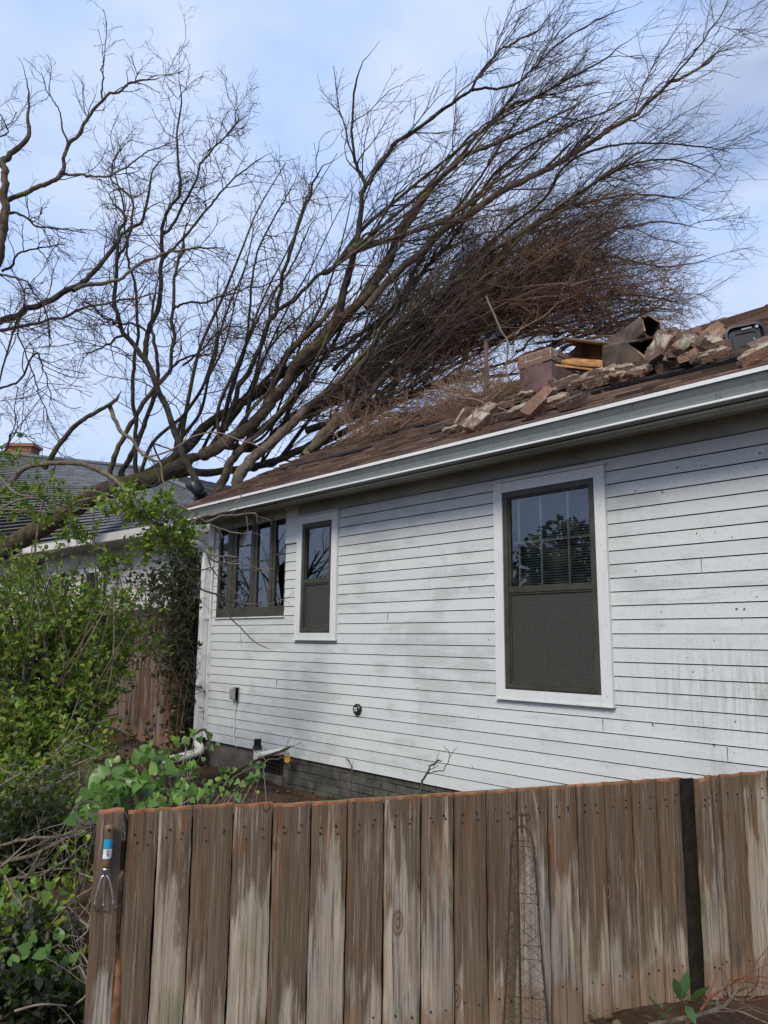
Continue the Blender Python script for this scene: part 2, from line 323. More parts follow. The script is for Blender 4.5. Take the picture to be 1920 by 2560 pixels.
def fastmesh(name, V, F, mats, parent=None, mi=None, smooth=True):
    me = bpy.data.meshes.new(name); V = np.ascontiguousarray(V, np.float32); F = np.ascontiguousarray(F, np.int32); w = F.shape[1]
    me.vertices.add(len(V)); me.vertices.foreach_set('co', V.ravel())
    me.loops.add(F.size); me.loops.foreach_set('vertex_index', F.ravel())
    me.polygons.add(len(F)); me.polygons.foreach_set('loop_start', np.arange(0, F.size, w, dtype=np.int32))
    me.update(calc_edges=True)
    for m in (mats if isinstance(mats, (list, tuple)) else [mats]): me.materials.append(m)
    if mi is not None: me.polygons.foreach_set('material_index', np.asarray(mi, np.int32))
    if smooth: me.polygons.foreach_set('use_smooth', np.ones(len(F), bool))
    o = bpy.data.objects.new(name, me); COL.objects.link(o); o.parent = parent
    if parent is not None and parent.type == 'EMPTY': o.matrix_parent_inverse = parent.matrix_world.inverted()
    return o
def cat2(lst):
    Vs, Fs, n = [], [], 0
    for V, F in lst: Vs.append(V); Fs.append(F+n); n += len(V)
    return np.concatenate(Vs), np.concatenate(Fs)
def tag(o, label=None, cat=None, group=None, kind=None):
    for k, v in (('label', label), ('category', cat), ('group', group), ('kind', kind)):
        if v: o[k] = v
    return o
def empty(name, loc, label, cat, group=None):
    o = bpy.data.objects.new(name, None); COL.objects.link(o); o.location = Vector(loc); o.empty_display_size = .1
    o.matrix_world = Matrix.Translation(Vector(loc)); return tag(o, label, cat, group)

# ------------------------------------------------------------------ ground
def sm(t): t = np.clip(t, 0, 1); return t*t*(3-2*t)
def gz(x, y):
    x = np.asarray(x, float); y = np.asarray(y, float)
    z = .09+.20*np.exp(-(((x+1.45)/.9)**2+((y+2.0)/.8)**2))+.2*sm((-8.6-x)/3.)+.02*np.sin(x*3.1+y*2.)+.015*np.sin(y*5.3-x*1.7)
    z += .30*np.exp(-(((x+4.1)/1.1)**2+((y+3.3)/.8)**2))+.22*np.exp(-(((x+3.3)/.7)**2+((y+4.3)/.6)**2))
    return z
xs = np.concatenate([np.linspace(-260, -26, 14), np.linspace(-25, 8, 166), np.linspace(9, 260, 14)]); ys = np.concatenate([np.linspace(-260, -16, 14), np.linspace(-15, 12, 136), np.linspace(13, 260, 14)])
X, Y = np.meshgrid(xs, ys, indexing='ij'); near = sm((60-np.hypot(X, Y))/40)
Z = gz(X, Y)*near+RNG.normal(0, .008, X.shape)*near
nx, ny = X.shape; i, j = np.meshgrid(np.arange(nx-1), np.arange(ny-1), indexing='ij'); q = (i*ny+j).ravel()
g = fastmesh('ground', np.stack([X, Y, Z], -1).reshape(-1, 3), np.stack([q, q+ny, q+ny+1, q+1], -1), M['soil']); tag(g, kind='structure')

# ------------------------------------------------------------------ the white house
XL, XR, ZB, E_ = -8.80, 4.2, .397, .1016
house = empty('house', (-2.5, 3.5, 0), 'white clapboard house with brown shingle roof, broken porch window and wrecked chimney', 'house')
wall_open = [(-8.56, -7.08, 1.92, 3.16), (-6.735, -6.205, 1.73, 2.93), (-3.90, -3.02, 1.28, 2.895)]
b = MB(); SX0 = XL+.13
for k in range(27):
    z0 = ZB+k*E_; z1 = z0+E_
    if z0 > 3.04: break
    segs = [(SX0, XR)]
    for (a, c, zl, zh) in wall_open:
        if z1 > zl+.012 and z0 < zh-.012:
            segs = [s for sg in segs for s in ((sg[0], min(sg[1], a)), (max(sg[0], c), sg[1])) if s[1]-s[0] > .01]
    for (x0, x1) in segs:
        prof = [(-.002, z0), (-.018, z0), (-.0165, z0+.004), (-.010, z1-.0078), (.003, z1-.0078), (.003, z1)]
        b.extr(prof[:4], x0, x1, cap=False); b.extr(prof[3:]+[(-.018, z1+.0002)], x0, x1, 1, cap=False)  # groove faces coloured near-black in place of the shade under each lap
        # the butt joints between boards
        for _ in range(1 if x1-x0 > 2 and random.random() < .12 else 0):
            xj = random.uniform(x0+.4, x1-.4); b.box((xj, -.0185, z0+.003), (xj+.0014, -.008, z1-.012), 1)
# side wall of the gable end and back
b.box((XL+.05, .03, ZB), (XL+.07, 7.2, 3.25)); b.box((XL+.07, 7.18, ZB), (XR, 7.2, 3.25)); b.box((XR-.02, .03, ZB), (XR, 7.18, 3.25))
b.add([(XL+.05, .0, 3.22), (XL+.05, 7.2, 3.22), (XL+.05, 3.5, 5.2)], [(0, 1, 2)]); b.add([(XR, .0, 3.22), (XR, 7.2, 3.22), (XR, 3.5, 5.2)], [(0, 2, 1)])
# sheathing behind the clapboards, with the openings
xsb = [XL+.1, -8.56, -7.08, -6.735, -6.205, -3.90, -3.02, XR]
for n_ in range(7):
    x0, x1 = xsb[n_], xsb[n_+1]; o_ = [w for w in wall_open if abs(w[0]-x0) < .001]
    if o_: b.box((x0, .004, ZB), (x1, .03, o_[0][2]-.0)); b.box((x0, .004, o_[0][3]), (x1, .03, 3.22))
    else: b.box((x0, .004, ZB), (x1, .03, 3.22))
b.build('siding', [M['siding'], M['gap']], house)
# frieze board and sloping boxed soffit
b = MB(); b.box((XL, -.026, 3.043), (XR, .003, 3.20)); b.build('frieze_board', M['soffit'], house)
b = MB(); b.extr([(-.40, 3.135), (-.40, 3.15), (.0, 3.19), (.0, 3.168), (-.40, 3.122)], -8.98, XR+.3)
for yy in (-.28, -.14): b.box((-8.98, yy, 3.1225+(.4+yy)*.11-.004), (XR+.3, yy+.004, 3.1225+(.4+yy)*.11+.002))
b.build('soffit', M['soffit'], house)
# corner board
b = MB(); b.box((XL, -.034, .42), (XL+.115, .03, 3.14)); b.box((XL-.002, -.02, .42), (XL+.02, .10, 3.14)); b.box((SX0-.015, -.026, .42), (SX0+.003, 0, 1.9)); b.build('corner_board', M['trim'], house, bevel=.003)
# foundation: concrete to the left, painted brick to the right, vent between them
b = MB(); b.box((XL+.02, .03, -.3), (-7.32, .12, ZB+.02)); b.box((-7.55, -.03, -.3), (-7.0, .03, .17)); b.box((-7.3, .02, -.3), (-6.95, .1, ZB+.02)); b.build('foundation', M['concrete'], house, bevel=.01)
b = MB()
for r_ in range(8):
    z0 = ZB+.01-.075*(r_+1); x = -6.96+(.1 if r_ % 2 else 0)-(0 if r_ % 2 else .0)
    if r_ % 2: b.box((-6.96, .0+random.uniform(0, .006), z0), (-6.868, .09, z0+.064))
    while x < XR: b.box((x, random.uniform(.008, .02), z0+random.uniform(0, .004)), (x+.192+random.uniform(-.006, .004), .09, z0+.064)); x += .203
b.box((-6.96, .022, -.3), (XR, .085, ZB+.018)); b.build('foundation_brick', M['foundation'], house, bevel=.004)
b = MB(); b.box((-7.47, .02, .16), (-7.05, .03, .36), 1)
for q_ in range(9): b.box((-7.46+q_*.05, -.004, .17), (-7.452+q_*.05, .012, .35))
for q_ in range(4): b.box((-7.47, -.005, .19+q_*.045), (-7.05, .011, .195+q_*.045))
b.build('crawl_vent', [M['frame'], M['soot']], house)

def window(parent, x0, x1, z0, z1, zm, tw, tb, tt, blinds):
    """x0..z1 = the bronze frame; trim outside it"""
    w = MB(); w.box((x0-tw, -.045, z0-tb), (x0, .0, z1+tt)); w.box((x1, -.045, z0-tb), (x1+tw, .0, z1+tt))
    w.box((x0+.001, -.043, z1), (x1-.001, .0, z1+tt-.002)); w.box((x0+.001, -.048, z0-tb), (x1-.001, .0, z0))
    w.box((x0-tw-.012, -.062, z1+tt), (x1+tw+.012, .0, z1+tt+.014)); w.box((x0-tw-.006, -.056, z0-tb-.014), (x1+tw+.006, .0, z0-tb))
    o = w.build('window', M['trim'], parent, bevel=.002)
    f = MB(); t = .048
    f.box((x0+.001, -.036, z0+.001), (x0+t, .05, z1-.001)); f.box((x1-t, -.036, z0+.001), (x1-.001, .05, z1-.001)); f.box((x0+t, -.035, z1-t), (x1-t, .05, z1-.001)); f.box((x0+t, -.038, z0+.001), (x1-t, .05, z0+t*.9))
    f.box((x0+t-.01, -.030, zm-.03), (x1-t+.01, .045, zm+.022)); f.box((x0+t-.006, -.044, z0+.012), (x1-t+.006, -.036, z0+.03))
    for xx in (x0+t, x1-t-.014): f.box((xx, -.022, z0+t*.9), (xx+.014, .02, z1-t))
    f.box((x0+t+.014, -.021, z1-t-.014), (x1-t-.014, .02, z1-t)); f.box((x0+t+.014, -.021, z0+t*.9), (x1-t-.014, .02, z0+t*.9+.02)); f.box((x0+t+.014, -.0215, zm-.046), (x1-t-.014, .02, zm-.03))
    sub(f.build('frame', M['frame'], None, bevel=.002), o)
    g = MB(); g.quad((x0+t, -.004, zm+.02), (x1-t, -.004, zm+.02), (x1-t, -.004, z1-t), (x0+t, -.004, z1-t)); sub(g.build('glass', M['glass']), o)
    g = MB(); g.quad((x0+t, .018, z0+t*.9), (x1-t, .018, z0+t*.9), (x1-t, .018, zm), (x0+t, .018, zm)); sub(g.build('glass', M['glass']), o)
    g = MB(); g.quad((x0+t, -.010, z0+t*.9), (x1-t, -.010, z0+t*.9), (x1-t, -.010, zm-.03), (x0+t, -.010, zm-.03)); sub(g.build('screen', M['screen']), o)
    d = MB(); y1 = .7; d.quad((x0, .052, z0), (x0, y1, z0), (x0, y1, z1), (x0, .052, z1)); d.quad((x1, .052, z0), (x1, .052, z1), (x1, y1, z1), (x1, y1, z0))
    d.quad((x0, y1, z0), (x1, y1, z0), (x1, y1, z1), (x0, y1, z1)); d.quad((x0, .052, z0), (x1, .052, z0), (x1, y1, z0), (x0, y1, z0)); d.quad((x0, .052, z1), (x0, y1, z1), (x1, y1, z1), (x1, .052, z1))
    sub(d.build('dark_interior', M['dark']), o)
    if blinds:
        m_ = MB(); ww = x1-x0-2*t
        for q_ in (.08, .36, .69): m_.box((x0+t+ww*q_, .03, z0+.05), (x0+t+ww*q_+.016, .045, z1-.05))
        for zz in ((zm+z1)/2-.03, (z0+zm)/2): m_.box((x0+t, .0305, zz), (x1-t, .0445, zz+.014))
        sub(m_.build('muntin', M['muntin']), o)
        s_ = MB(); zz = z0+.06
        while zz < z1-.06:
            s_.add([(x0+t+.05, .10, zz), (x1-t-.02, .10, zz), (x1-t-.02, .122, zz+.014), (x0+t+.05, .122, zz+.014)], [(0, 1, 2, 3)]); zz += .0215
        sub(s_.build('blind', M['blind']), o)
    return o
def sub(o, parent):
    o.parent = parent; return o               # every mesh is modelled in world space
w1 = window(house, -6.735, -6.205, 1.722, 2.932, 2.29, .096, .066, .086, False); w1['label'] = 'narrow tall white-trimmed window beside the broken porch window'
zm_ = float(onY(1480, 1463)[2]); w2 = window(house, -3.905, -3.02, 1.268, 2.90, zm_, .092, .070, .088, True); w2['label'] = 'large window with bronze frame, screen and blinds'

# porch window: four bronze columns of glass, one pane smashed
wx = lambda u, v=1450: float(onY(u, v)[0])
x0, x1, z0, z1 = -8.565, -7.075, 1.914, 3.16
b = MB(); b.box((x0, -.022, z0), (x1, .05, z0+.115)); b.box((x0, -.021, z1-.05), (x1, .05, z1)); b.box((x0, -.020, z0+.115), (x0+.05, .05, z1-.05)); b.box((x1-.012, -.020, z0+.115), (x1, .05, z1-.05))
mull = [(wx(569), wx(592)), (wx(627), wx(644)), (wx(674), wx(689))]
for a, c in mull: b.box((a, -.018, z0+.115), (c, .05, z1-.05)); b.box((a+(c-a)*.45, -.026, z0+.115), (a+(c-a)*.6, -.018, z1-.05))
cols = [(x0+.05, mull[0][0]), (mull[0][1], mull[1][0]), (mull[1][1], mull[2][0]), (mull[2][1], x1-.012)]
bars = [(.50,), (.42, .70), (.50,), (.55,)]; H_ = z1-.05-(z0+.115)
for (a, c), hs in zip(cols, bars):
    for h_ in hs: b.box((a, -.010, z0+.115+H_*h_), (c, .03, z0+.115+H_*h_+.022))
pw = b.build('porch_window', M['frame'], house, bevel=.002); pw['label'] = 'wide bronze porch window with a smashed pane'
for n_, (a, c) in enumerate(cols):
    g = MB(); zb, zt = z0+.115, z1-.05
    if n_ < 3: g.quad((a, 0, zb), (c, 0, zb), (c, 0, zt), (a, 0, zt))
    else:
        zmid = zb+H_*.55; g.quad((a, 0, zmid), (c, 0, zmid), (c, 0, zt), (a, 0, zt)); w_ = c-a     # jagged remains of the lower pane
        pts = [(0, 0), (.95, 0), (.86, .1), (.62, .2), (.5, .36), (.38, .5), (.3, .62), (.2, .78), (.12, .72), (0, .8)]
        g.add([(a+w_*p, 0, zb+q_*(zmid-zb)) for p, q_ in pts], [tuple(range(len(pts)))])
        pts = [(0, 1), (0, .86), (.2, .8), (.34, .78), (.5, .80), (.74, .86), (1, .93), (1, 1)]
        g.add([(a+w_*p, 0, zb+q_*(zmid-zb)) for p, q_ in pts], [tuple(range(len(pts)))])
    sub(g.build('glass', M['glass']), pw)
d = MB(); d.box((x0, .055, z0), (x1, 1.6, z1))
o = d.build('dark_interior', M['dark'], None); o.data.polygons[2].material_index = 0
import bmesh
bm = bmesh.new(); bm.from_mesh(o.data); bm.faces.ensure_lookup_table(); bmesh.ops.delete(bm, geom=[f for f in bm.faces if abs(f.calc_center_median().y-.055) < 1e-4], context='FACES'); bm.to_mesh(o.data); bm.free()
sub(o, pw)
b = MB(); b.box((x1+.002, -.030, 2.74), (-6.84, .0, 3.16)); b.box((x1-.02, -.036, 3.145), (-6.83, .0, 3.165)); b.build('window_trim', M['trim'], house, bevel=.003); b = MB(); b.box((x0-.02, -.034, z0-.014), (x1+.01, .0, z0)); b.build('window_sill', M['trim'], house)

# gutter with lip, fascia, downspout
gx0, gx1 = -8.86, XR+.35
b = MB(); prof = [(-.405, 3.248), (-.405, 3.128), (-.445, 3.124), (-.49, 3.126), (-.499, 3.140), (-.490, 3.148), (-.480, 3.165), (-.481, 3.20), (-.496, 3.235), (-.505, 3.252)]
b.extr(prof, gx0, gx1, cap=False)
for sx in (-6.1, -3.05, .2): b.extr([(y-.0025, z) for y, z in prof[2:]], sx, sx+.07, cap=False)
b.add([(gx0, y, z) for y, z in prof], [tuple(range(len(prof)))]); b.build('gutter', M['gutter'], house)
b = MB(); b.extr([(-.505, 3.2525), (-.512, 3.2525), (-.514, 3.279), (-.494, 3.281), (-.492, 3.262)], gx0, gx1); b.extr([(-.497, 3.124), (-.5005, 3.128), (-.5005, 3.139), (-.4975, 3.141)], gx0, gx1, cap=False)
b.build('gutter_lip', M['gutterlip'], house)
b = MB(); b.box((-8.99, -.40, 3.12), (XR+.3, -.38, 3.262)); b.build('fascia', M['soffit'], house)
def catmull(P, n):
    P = np.asarray(P, float); m = len(P); t = np.linspace(0, m-1, n); i = np.clip(t.astype(int), 0, m-2); f = (t-i)[:, None]
    P0 = P[np.clip(i-1, 0, m-1)]; P1 = P[i]; P2 = P[i+1]; P3 = P[np.clip(i+2, 0, m-1)]
    return .5*((2*P1)+(-P0+P2)*f+(2*P0-5*P1+4*P2-P3)*f**2+(-P0+3*P1-3*P2+P3)*f**3)
b = MB(); xc = XL+.045
b.tube(catmull([(xc-.02, -.46, 3.13), (xc-.02, -.455, 3.02), (xc-.01, -.36, 2.90), (xc, -.2, 2.86), (xc, -.1, 2.82), (xc, -.078, 2.70)], 26), .052, 12)
b.box((xc-.052, -.125, .40), (xc+.034, -.040, 2.74)); b.box((xc-.030, -.130, .42), (xc+.014, -.12, 2.72))
for zz in (.75, 1.9, 2.55): b.box((xc-.05, -.113, zz), (xc+.05, -.034, zz+.025))
b.build('downspout', M['gutterlip'], house, bevel=.006)
b = MB(); cp = catmull([(xc, -.075, .46), (xc, -.08, .36), onY(500, 1876, -.13), onY(478, 1886, -.22), onY(440, 1897, -.32), onY(400, 1904, -.42)], 90)
b.tube(cp, [.052+.007*math.sin(i_*1.9)*(i_ > 20) for i_ in range(90)], 12, cap=False); b.build('drain_elbow', M['pvc'], house, smooth=True)

# roof: stepped courses of separate tabs, back slope and gable ends
roof = MB(); RX0, RX1, RYR = -9.0, XR+.4, 3.5
tl = math.hypot(1, RS); ux = np.array([0, 1/tl, RS/tl]); un = np.array([0, -RS/tl, 1/tl])
L0 = np.array([0, -.478, 3.290]); slope = (RYR+.485)*tl; ncr = int(slope/.135)
for c_ in range(ncr+1):
    s0 = c_*.135; s1 = min(s0+.15, slope); x = RX0-random.uniform(0, .3); 
    while x < RX1:
        w_ = random.uniform(.14, .34); xa, xb = max(x, RX0), min(x+w_-.004, RX1); x += w_
        if xb-xa < .02: continue
        th = random.choice((.008, .014, .024)); lift = random.uniform(0, .004)+(.02 if random.random() < .025 else 0); j_ = random.uniform(-.006, .006)
        A = L0+ux*(s0+j_)+un*(th+.006+lift); B = L0+ux*s1+un*.003; C_ = L0+ux*(s0+j_)
        roof.add([(xa, *A[1:]), (xb, *A[1:]), (xb, *B[1:]), (xa, *B[1:]), (xa, *C_[1:]), (xb, *C_[1:])], [(0, 1, 2, 3), (4, 5, 1, 0), (4, 0, 3), (5, 2, 1)])
rz = roofz(RYR)
roof.add([(RX0, RYR, rz), (RX1, RYR, rz), (RX1, 7.6, 3.15), (RX0, 7.6, 3.15)], [(0, 1, 2, 3)])
ro = roof.build('roof', [M['shingle']], house)
b = MB(); x = RX0
while x < RX1: b.add([(x, RYR-.13, rz-.045), (x+.3, RYR-.13, rz-.045), (x+.3, RYR, rz+.028), (x, RYR, rz+.028), (x, RYR+.13, rz-.05), (x+.3, RYR+.13, rz-.05), (x, RYR-.13, rz-.06), (x+.3, RYR-.13, rz-.06)], [(0, 1, 2, 3), (3, 2, 5, 4), (6, 7, 1, 0)]); x += .296
sub(b.build('ridge_cap', M['shingle']), ro)
b = MB(); b.add([(RX0+.01, -.47, 3.262), (RX1, -.47, 3.262), (RX1, RYR, rz-.008), (RX0+.01, RYR, rz-.008)], [(0, 1, 2, 3)])
b.extr([(-.484, 3.255), (-.484, 3.292), (-.40, 3.335), (-.40, 3.30)], RX0, RX1)
b.add([(RX0+.02, -.4, 3.13), (RX0+.02, -.4, 3.262), (RX0+.02, RYR, rz-.012), (RX0+.02, RYR, rz-.17), (RX0+.05, -.4, 3.13), (RX0+.05, -.4, 3.262), (RX0+.05, RYR, rz-.012), (RX0+.05, RYR, rz-.17)], [(0, 1, 2, 3), (7, 6, 5, 4), (0, 3, 7, 4), (0, 4, 5, 1)])
sub(b.build('roof_deck', M['felt']), ro)
# dark lifted edges where courses were torn by the falling chimney and limbs
def lifted(u0, v0, u1, v1, hgt=.035, n_=26):
    b = MB()
    A, B = onroof(u0, v0), onroof(u1, v1)
    T_ = [A+(B-A)*t for t in np.linspace(0, 1, n_)]
    for a, c in zip(T_[:-1], T_[1:]):
        h0, h1 = hgt*random.uniform(.5, 1.2), hgt*random.uniform(.5, 1.2); up_ = np.array([0, .12, RS*.12])
        b.add([a, c, c+un*h1, a+un*h0, a+up_*1.6+un*.004, c+up_*1.6+un*.004], [(0, 1, 2, 3), (3, 2, 5, 4)])
    sub(b.build('torn_edge', M['felt']), ro)
lifted(1500, 979, 1930, 884, .03); lifted(1380, 1004, 1500, 981, .02, 8); lifted(1075, 1090, 1160, 1064, .03, 8); lifted(900, 1103, 1085, 1058, .02, 14); lifted(640, 1190, 900, 1128, .015, 14)

# chimney stub with its metal skirt, still standing in the roof
cx0, cx1, cy0, cy1 = -4.57, -4.17, 1.15, 1.56; zc = 4.50
b = MB(); zt = zc-.02
b.add([(cx0, cy0, 4.02), (cx1, cy0, 4.02), (cx1, cy0, zc), (cx0, cy0, zc-.0), (cx1, cy1, 4.3), (cx1, cy1, zc+.04), (cx0, cy1, 4.3), (cx0, cy1, zc)], [(0, 1, 2, 3), (1, 4, 5, 2), (6, 0, 3, 7), (4, 6, 7, 5)])
b.box((cx0-.07, cy0-.10, 4.015), (cx1+.07, cy0, 4.03)); 
ch = b.build('chimney', M['rust'], house); ch['label'] = 'broken chimney stub in a rusty metal skirt'
b = MB()
for r_ in range(3):
    z_ = zc-.005+.072*r_; x = cx0-.012; 
    if r_ == 2: x = cx0+.0
    while x < cx1-.03:
        w_ = random.choice((.19, .09)); 
        if r_ == 2 and random.random() < .3: x += w_; continue
        b.box((x, cy0-.014+random.uniform(-.004, .006), z_), (min(x+w_, cx1+.01), cy0+.09, z_+.058)); x += w_+.012
    y = cy0+.1
    while y < cy1-.05 and r_ < 2: b.box((cx1-.08, y, z_), (cx1+.012, y+.17, z_+.058)); y += .182
    b.box((cx0-.01, cy0+.1, z_), (cx0+.08, cy1, z_+.055))
sub(b.build('brick_course', M['brick'], None, bevel=.004), ch)
b = MB(); b.box((cx0, cy0-.004, zc-.01), (cx1, cy0+.08, zc+.135)); b.box((cx1-.08, cy0+.08, zc-.01), (cx1-.003, cy1, zc+.13)); b.box((cx0, cy0+.08, zc-.01), (cx0+.07, cy1, zc+.13)); sub(b.build('mortar', M['mortar']), ch)

# plumbing vent through the roof
vb = onroof(1217, 1003); vt = at(1214, 842, np.dot(vb-CC, CF)); 
b = MB(); b.tube([vb-np.array([0, 0, .1]), vb*.5+np.array([vb[0], vb[1], vt[2]])*.5, (vb[0], vb[1], vt[2])], .026, 12); b.tube([(vb[0], vb[1], vt[2]-.004), (vb[0], vb[1], vt[2]+.01)], .034, 12)
vp = b.build('plumbing_vent', M['rust'], house, smooth=False)
b = MB(); b.tube([vb-np.array([0, 0, .05]), vb+np.array([0, -.01, .02]), vb+np.array([0, -.005, .05])], [.085, .07, .03], 14); sub(b.build('flashing_boot', M['mortar'], smooth=True), vp)
# black turned-up roof jack at the left eave
bp = onroof(497, 1243); b = MB(); b.tube([bp+(-.02, 0, -.05), bp+(-.0, 0, .08), bp+(-.04, -.05, .17), bp+(-.13, -.08, .20)], [.09, .10, .10, .085], 12)
b.build('roof_hood', M['black'], house, smooth=True)

# wall fittings
ox = -7.99; b = MB(); b.box((ox-.055, -.075, .93), (ox+.055, -.016, 1.075)); b.box((ox-.045, -.095, .945), (ox+.035, -.07, 1.06))
for q_ in range(8): b.box((ox-.043, -.099, .953+q_*.013), (ox+.02, -.094, .959+q_*.013))
b.box((ox+.03, -.10, .93), (ox+.055, -.03, 1.08)); b.box((ox-.01, -.07, .915), (ox+.02, -.03, .935))
ob = b.build('outlet_box', M['greybox'], house, bevel=.004)
b = MB(); b.tube(catmull([(ox+.005, -.05, .93), (ox+.01, -.03, .87), (ox-.018, -.028, .75), (ox-.01, -.026, .62), (ox-.02, -.028, .52), (ox+.01, -.026, .42), (ox+.02, -.0, .38)], 30), .008, 6); sub(b.build('cable', M['pvc'], smooth=True), ob)
vx, vz = -5.76, .972; b = MB(); b.tube([(vx, 0, vz), (vx, -.035, vz)], .056, 24); b.tube([(vx, -.035, vz), (vx, -.045, vz)], [.050, .040], 24)
rv = b.build('round_vent', M['black'], house)
b = MB(); b.box((vx-.024, -.0475, vz-.014), (vx+.018, -.0455, vz+.020)); o = sub(b.build('sticker', M['white']), rv)
b = MB()
for q_ in range(3): b.box((vx-.018+q_*.012, -.0482, vz-.006), (vx-.011+q_*.012, -.0476, vz+.010))
sub(b.build('lettering', M['ink']), rv)

# white drain pipe with a black air-admittance cap leaning at the foundation
A = onY(643, 1888, -.16); B = onY(712, 1878, -.10)
pp = empty('drain_pipe', A, 'white plastic drain pipe with black ribbed cap at the foundation', 'pipe')
b = MB(); b.tube([A, A*.5+B*.5, B], .034, 14); b.tube([A+(0, 0, -.075), A+(0, 0, .07)], .042, 14); b.tube([B-(B-A)*.12, B], .039, 14); b.build('pipe', M['pvc'], pp, smooth=False)
b = MB(); b.tube([A+(0, 0, .06), A+(0, 0, .10)], .055, 14); b.tube([A+(0, 0, .10), A+(0, 0, .175)], .03, 12)
for q_ in range(12): a_ = q_*math.pi/6; b.box((-.004, .028, 0), (.004, .040, .075), M4=(np.array([[math.cos(a_), -math.sin(a_), 0], [math.sin(a_), math.cos(a_), 0], [0, 0, 1]]), A+(0, 0, .10)))
b.build('vent_cap', M['black'], pp)
b = MB(); C_ = B+np.array([.06, .0, -.05]); b.add([C_+(-.04, -.02, .0), C_+(-.02, -.03, -.05), C_+(.04, -.03, -.06), C_+(.05, 0, -.035), C_+(.01, .01, .02)], [(0, 1, 2, 3, 4)]); tag(b.build('dry_leaf', M['amber']), 'single amber dead leaf caught beside the end of the white drain pipe', 'leaf')
# ------------------------------------------------------------------ the near wooden fence
DF = np.array([.387, .922, 0]); DF /= np.linalg.norm(DF); NF = np.array([DF[1], -DF[0], 0]); PF = np.array([-2.05, -3.10, 0])
def fpt(u, v, out=0.): d = ray(u, v); Q = PF+NF*out; t = ((Q-CC)@NF)/(d@NF); return CC+d*t
def fs(s, n, z): return PF+DF*s+NF*n+np.array([0, 0, z])
fence = empty('wood_fence', fs(.4, -.02, 0), 'low weathered picket fence of close grey-brown boards with freshly cut tops', 'fence')
J = [-.9765, -.895, -.885, -.787, -.678, -.546, -.413, -.279, -.148, -.010, .132, .265, .399, .531, .665, .797, .931, 1.063, 1.185, 1.306, 1.371, 1.440, 1.510, 1.630, 1.772, 1.91, 2.05]
TZ = [1.115, 0, 1.107, 1.106, 1.107, 1.102, 1.095, 1.092, 1.094, 1.095, 1.094, 1.092, 1.094, 1.094, 1.093, 1.093, 1.095, 1.096, 1.096, 1.091, 1.09, 1.096, 1.098, 1.101, 1.104, 1.106, 1.106]
for k in range(len(J)-1):
    if k in (1, 19): continue
    gp = .0026 if k < 8 else .0042; a, c = J[k]+gp, J[k+1]-gp; zt = TZ[k]; off = random.uniform(-.004, .004)
    if k == 0: off = .022
    if k == 19: off = -.085

    if k > 20: off += -.004+.006*(k-20)
    if k == 20: off = .035
    th = .018 if k not in (0, 20) else .036; nz_ = 22; nw = 6; mb = MB(); cup = random.uniform(-.003, .003); ph = random.uniform(0, 9); V = []; 
    zz = np.concatenate([np.linspace(-.15, zt-.009, nz_-1), [zt-.001]])
    for side in (0, 1):
        for z in zz:
            for q_ in range(nw+1):
                f_ = q_/nw; ed = (.0016*math.sin(z*9+ph)+.0012*math.sin(z*31+ph*2))
                s_ = a+(c-a)*f_+(ed if q_ in (0, nw) else 0); 
                n_ = off+(0 if side == 0 else -th)+cup*(1-(2*f_-1)**2)-(.003 if q_ in (0, nw) and side == 0 else 0)+.0015*math.sin(z*5+ph)
                V.append(fs(s_, n_, z+(.002*math.sin(f_*7+ph) if z > zt-.01 else 0)))
    W_ = nw+1; F = []; mi = []
    for r_ in range(nz_-1):
        for q_ in range(nw):
            i0 = r_*W_+q_; F.append((i0, i0+1, i0+W_+1, i0+W_)); o2 = nz_*W_; F.append((o2+i0+W_, o2+i0+W_+1, o2+i0+1, o2+i0)); mi += [int(r_ == nz_-2), 0]
        for q_ in (0, nw):
            i0 = r_*W_+q_; o2 = nz_*W_; F.append((i0, i0+W_, o2+i0+W_, o2+i0) if q_ == 0 else (i0+W_, i0, o2+i0, o2+i0+W_)); mi.append(0)
    i0 = (nz_-1)*W_; o2 = nz_*W_+i0
    for q_ in range(nw): F.append((i0+q_, i0+q_+1, o2+q_+1, o2+q_)); mi.append(1)
    mb.v = [np.array(V)]; mb.f = [list(f) for f in F]; mb.mi = mi; mb.n = len(V)
    if k != 0:
        for zr in (zt-.075, zt-.10, .37):
            for q_ in (.28, .72):
                p_ = fs(a+(c-a)*(q_+random.uniform(-.06, .06)), off+.0012+cup, zr+random.uniform(-.012, .012)); t_ = p_
                mb.tube([p_-NF*.003, p_+NF*.0015], random.uniform(.0025, .0042), 7, 2)
    o = mb.build('board', [M['fence'] if k != 19 else M['darkbark'], M['cut'], M['nail']], fence)
    if k == 0: o['label'] = 'wide end board where the hand cultivator hangs'
b = MB()
for (zb, zt) in ((.30, .39), (.92, 1.01)): b.box((0, 0, 0), (1, 1, 1), M4=(np.stack([DF*2.28, -NF*.04, np.array([0, 0, zt-zb])], 1), fs(-.93, -.029, zb)))
b.build('rail', M['fence'], fence)
b = MB(); b.box((0, 0, 0), (1, 1, 1), M4=(np.stack([DF*1.9, -NF*.04, np.array([0, 0, .09])], 1), fs(-.5, -.07, .985))); b.build('rail', M['fence'], fence)
b = MB()
for sa, sb, nn_ in ((-.885, 1.30, -.0235), (1.44, 2.05, -.020)): b.box((0, 0, 0), (1, 1, 1), M4=(np.stack([DF*(sb-sa), -NF*.003, np.array([0, 0, 1.17])], 1), fs(sa, nn_, -.1)))
b.build('gap_shade_sheet', M['felt'], fence)  # dark sheet added behind the boards so their gaps read as shade
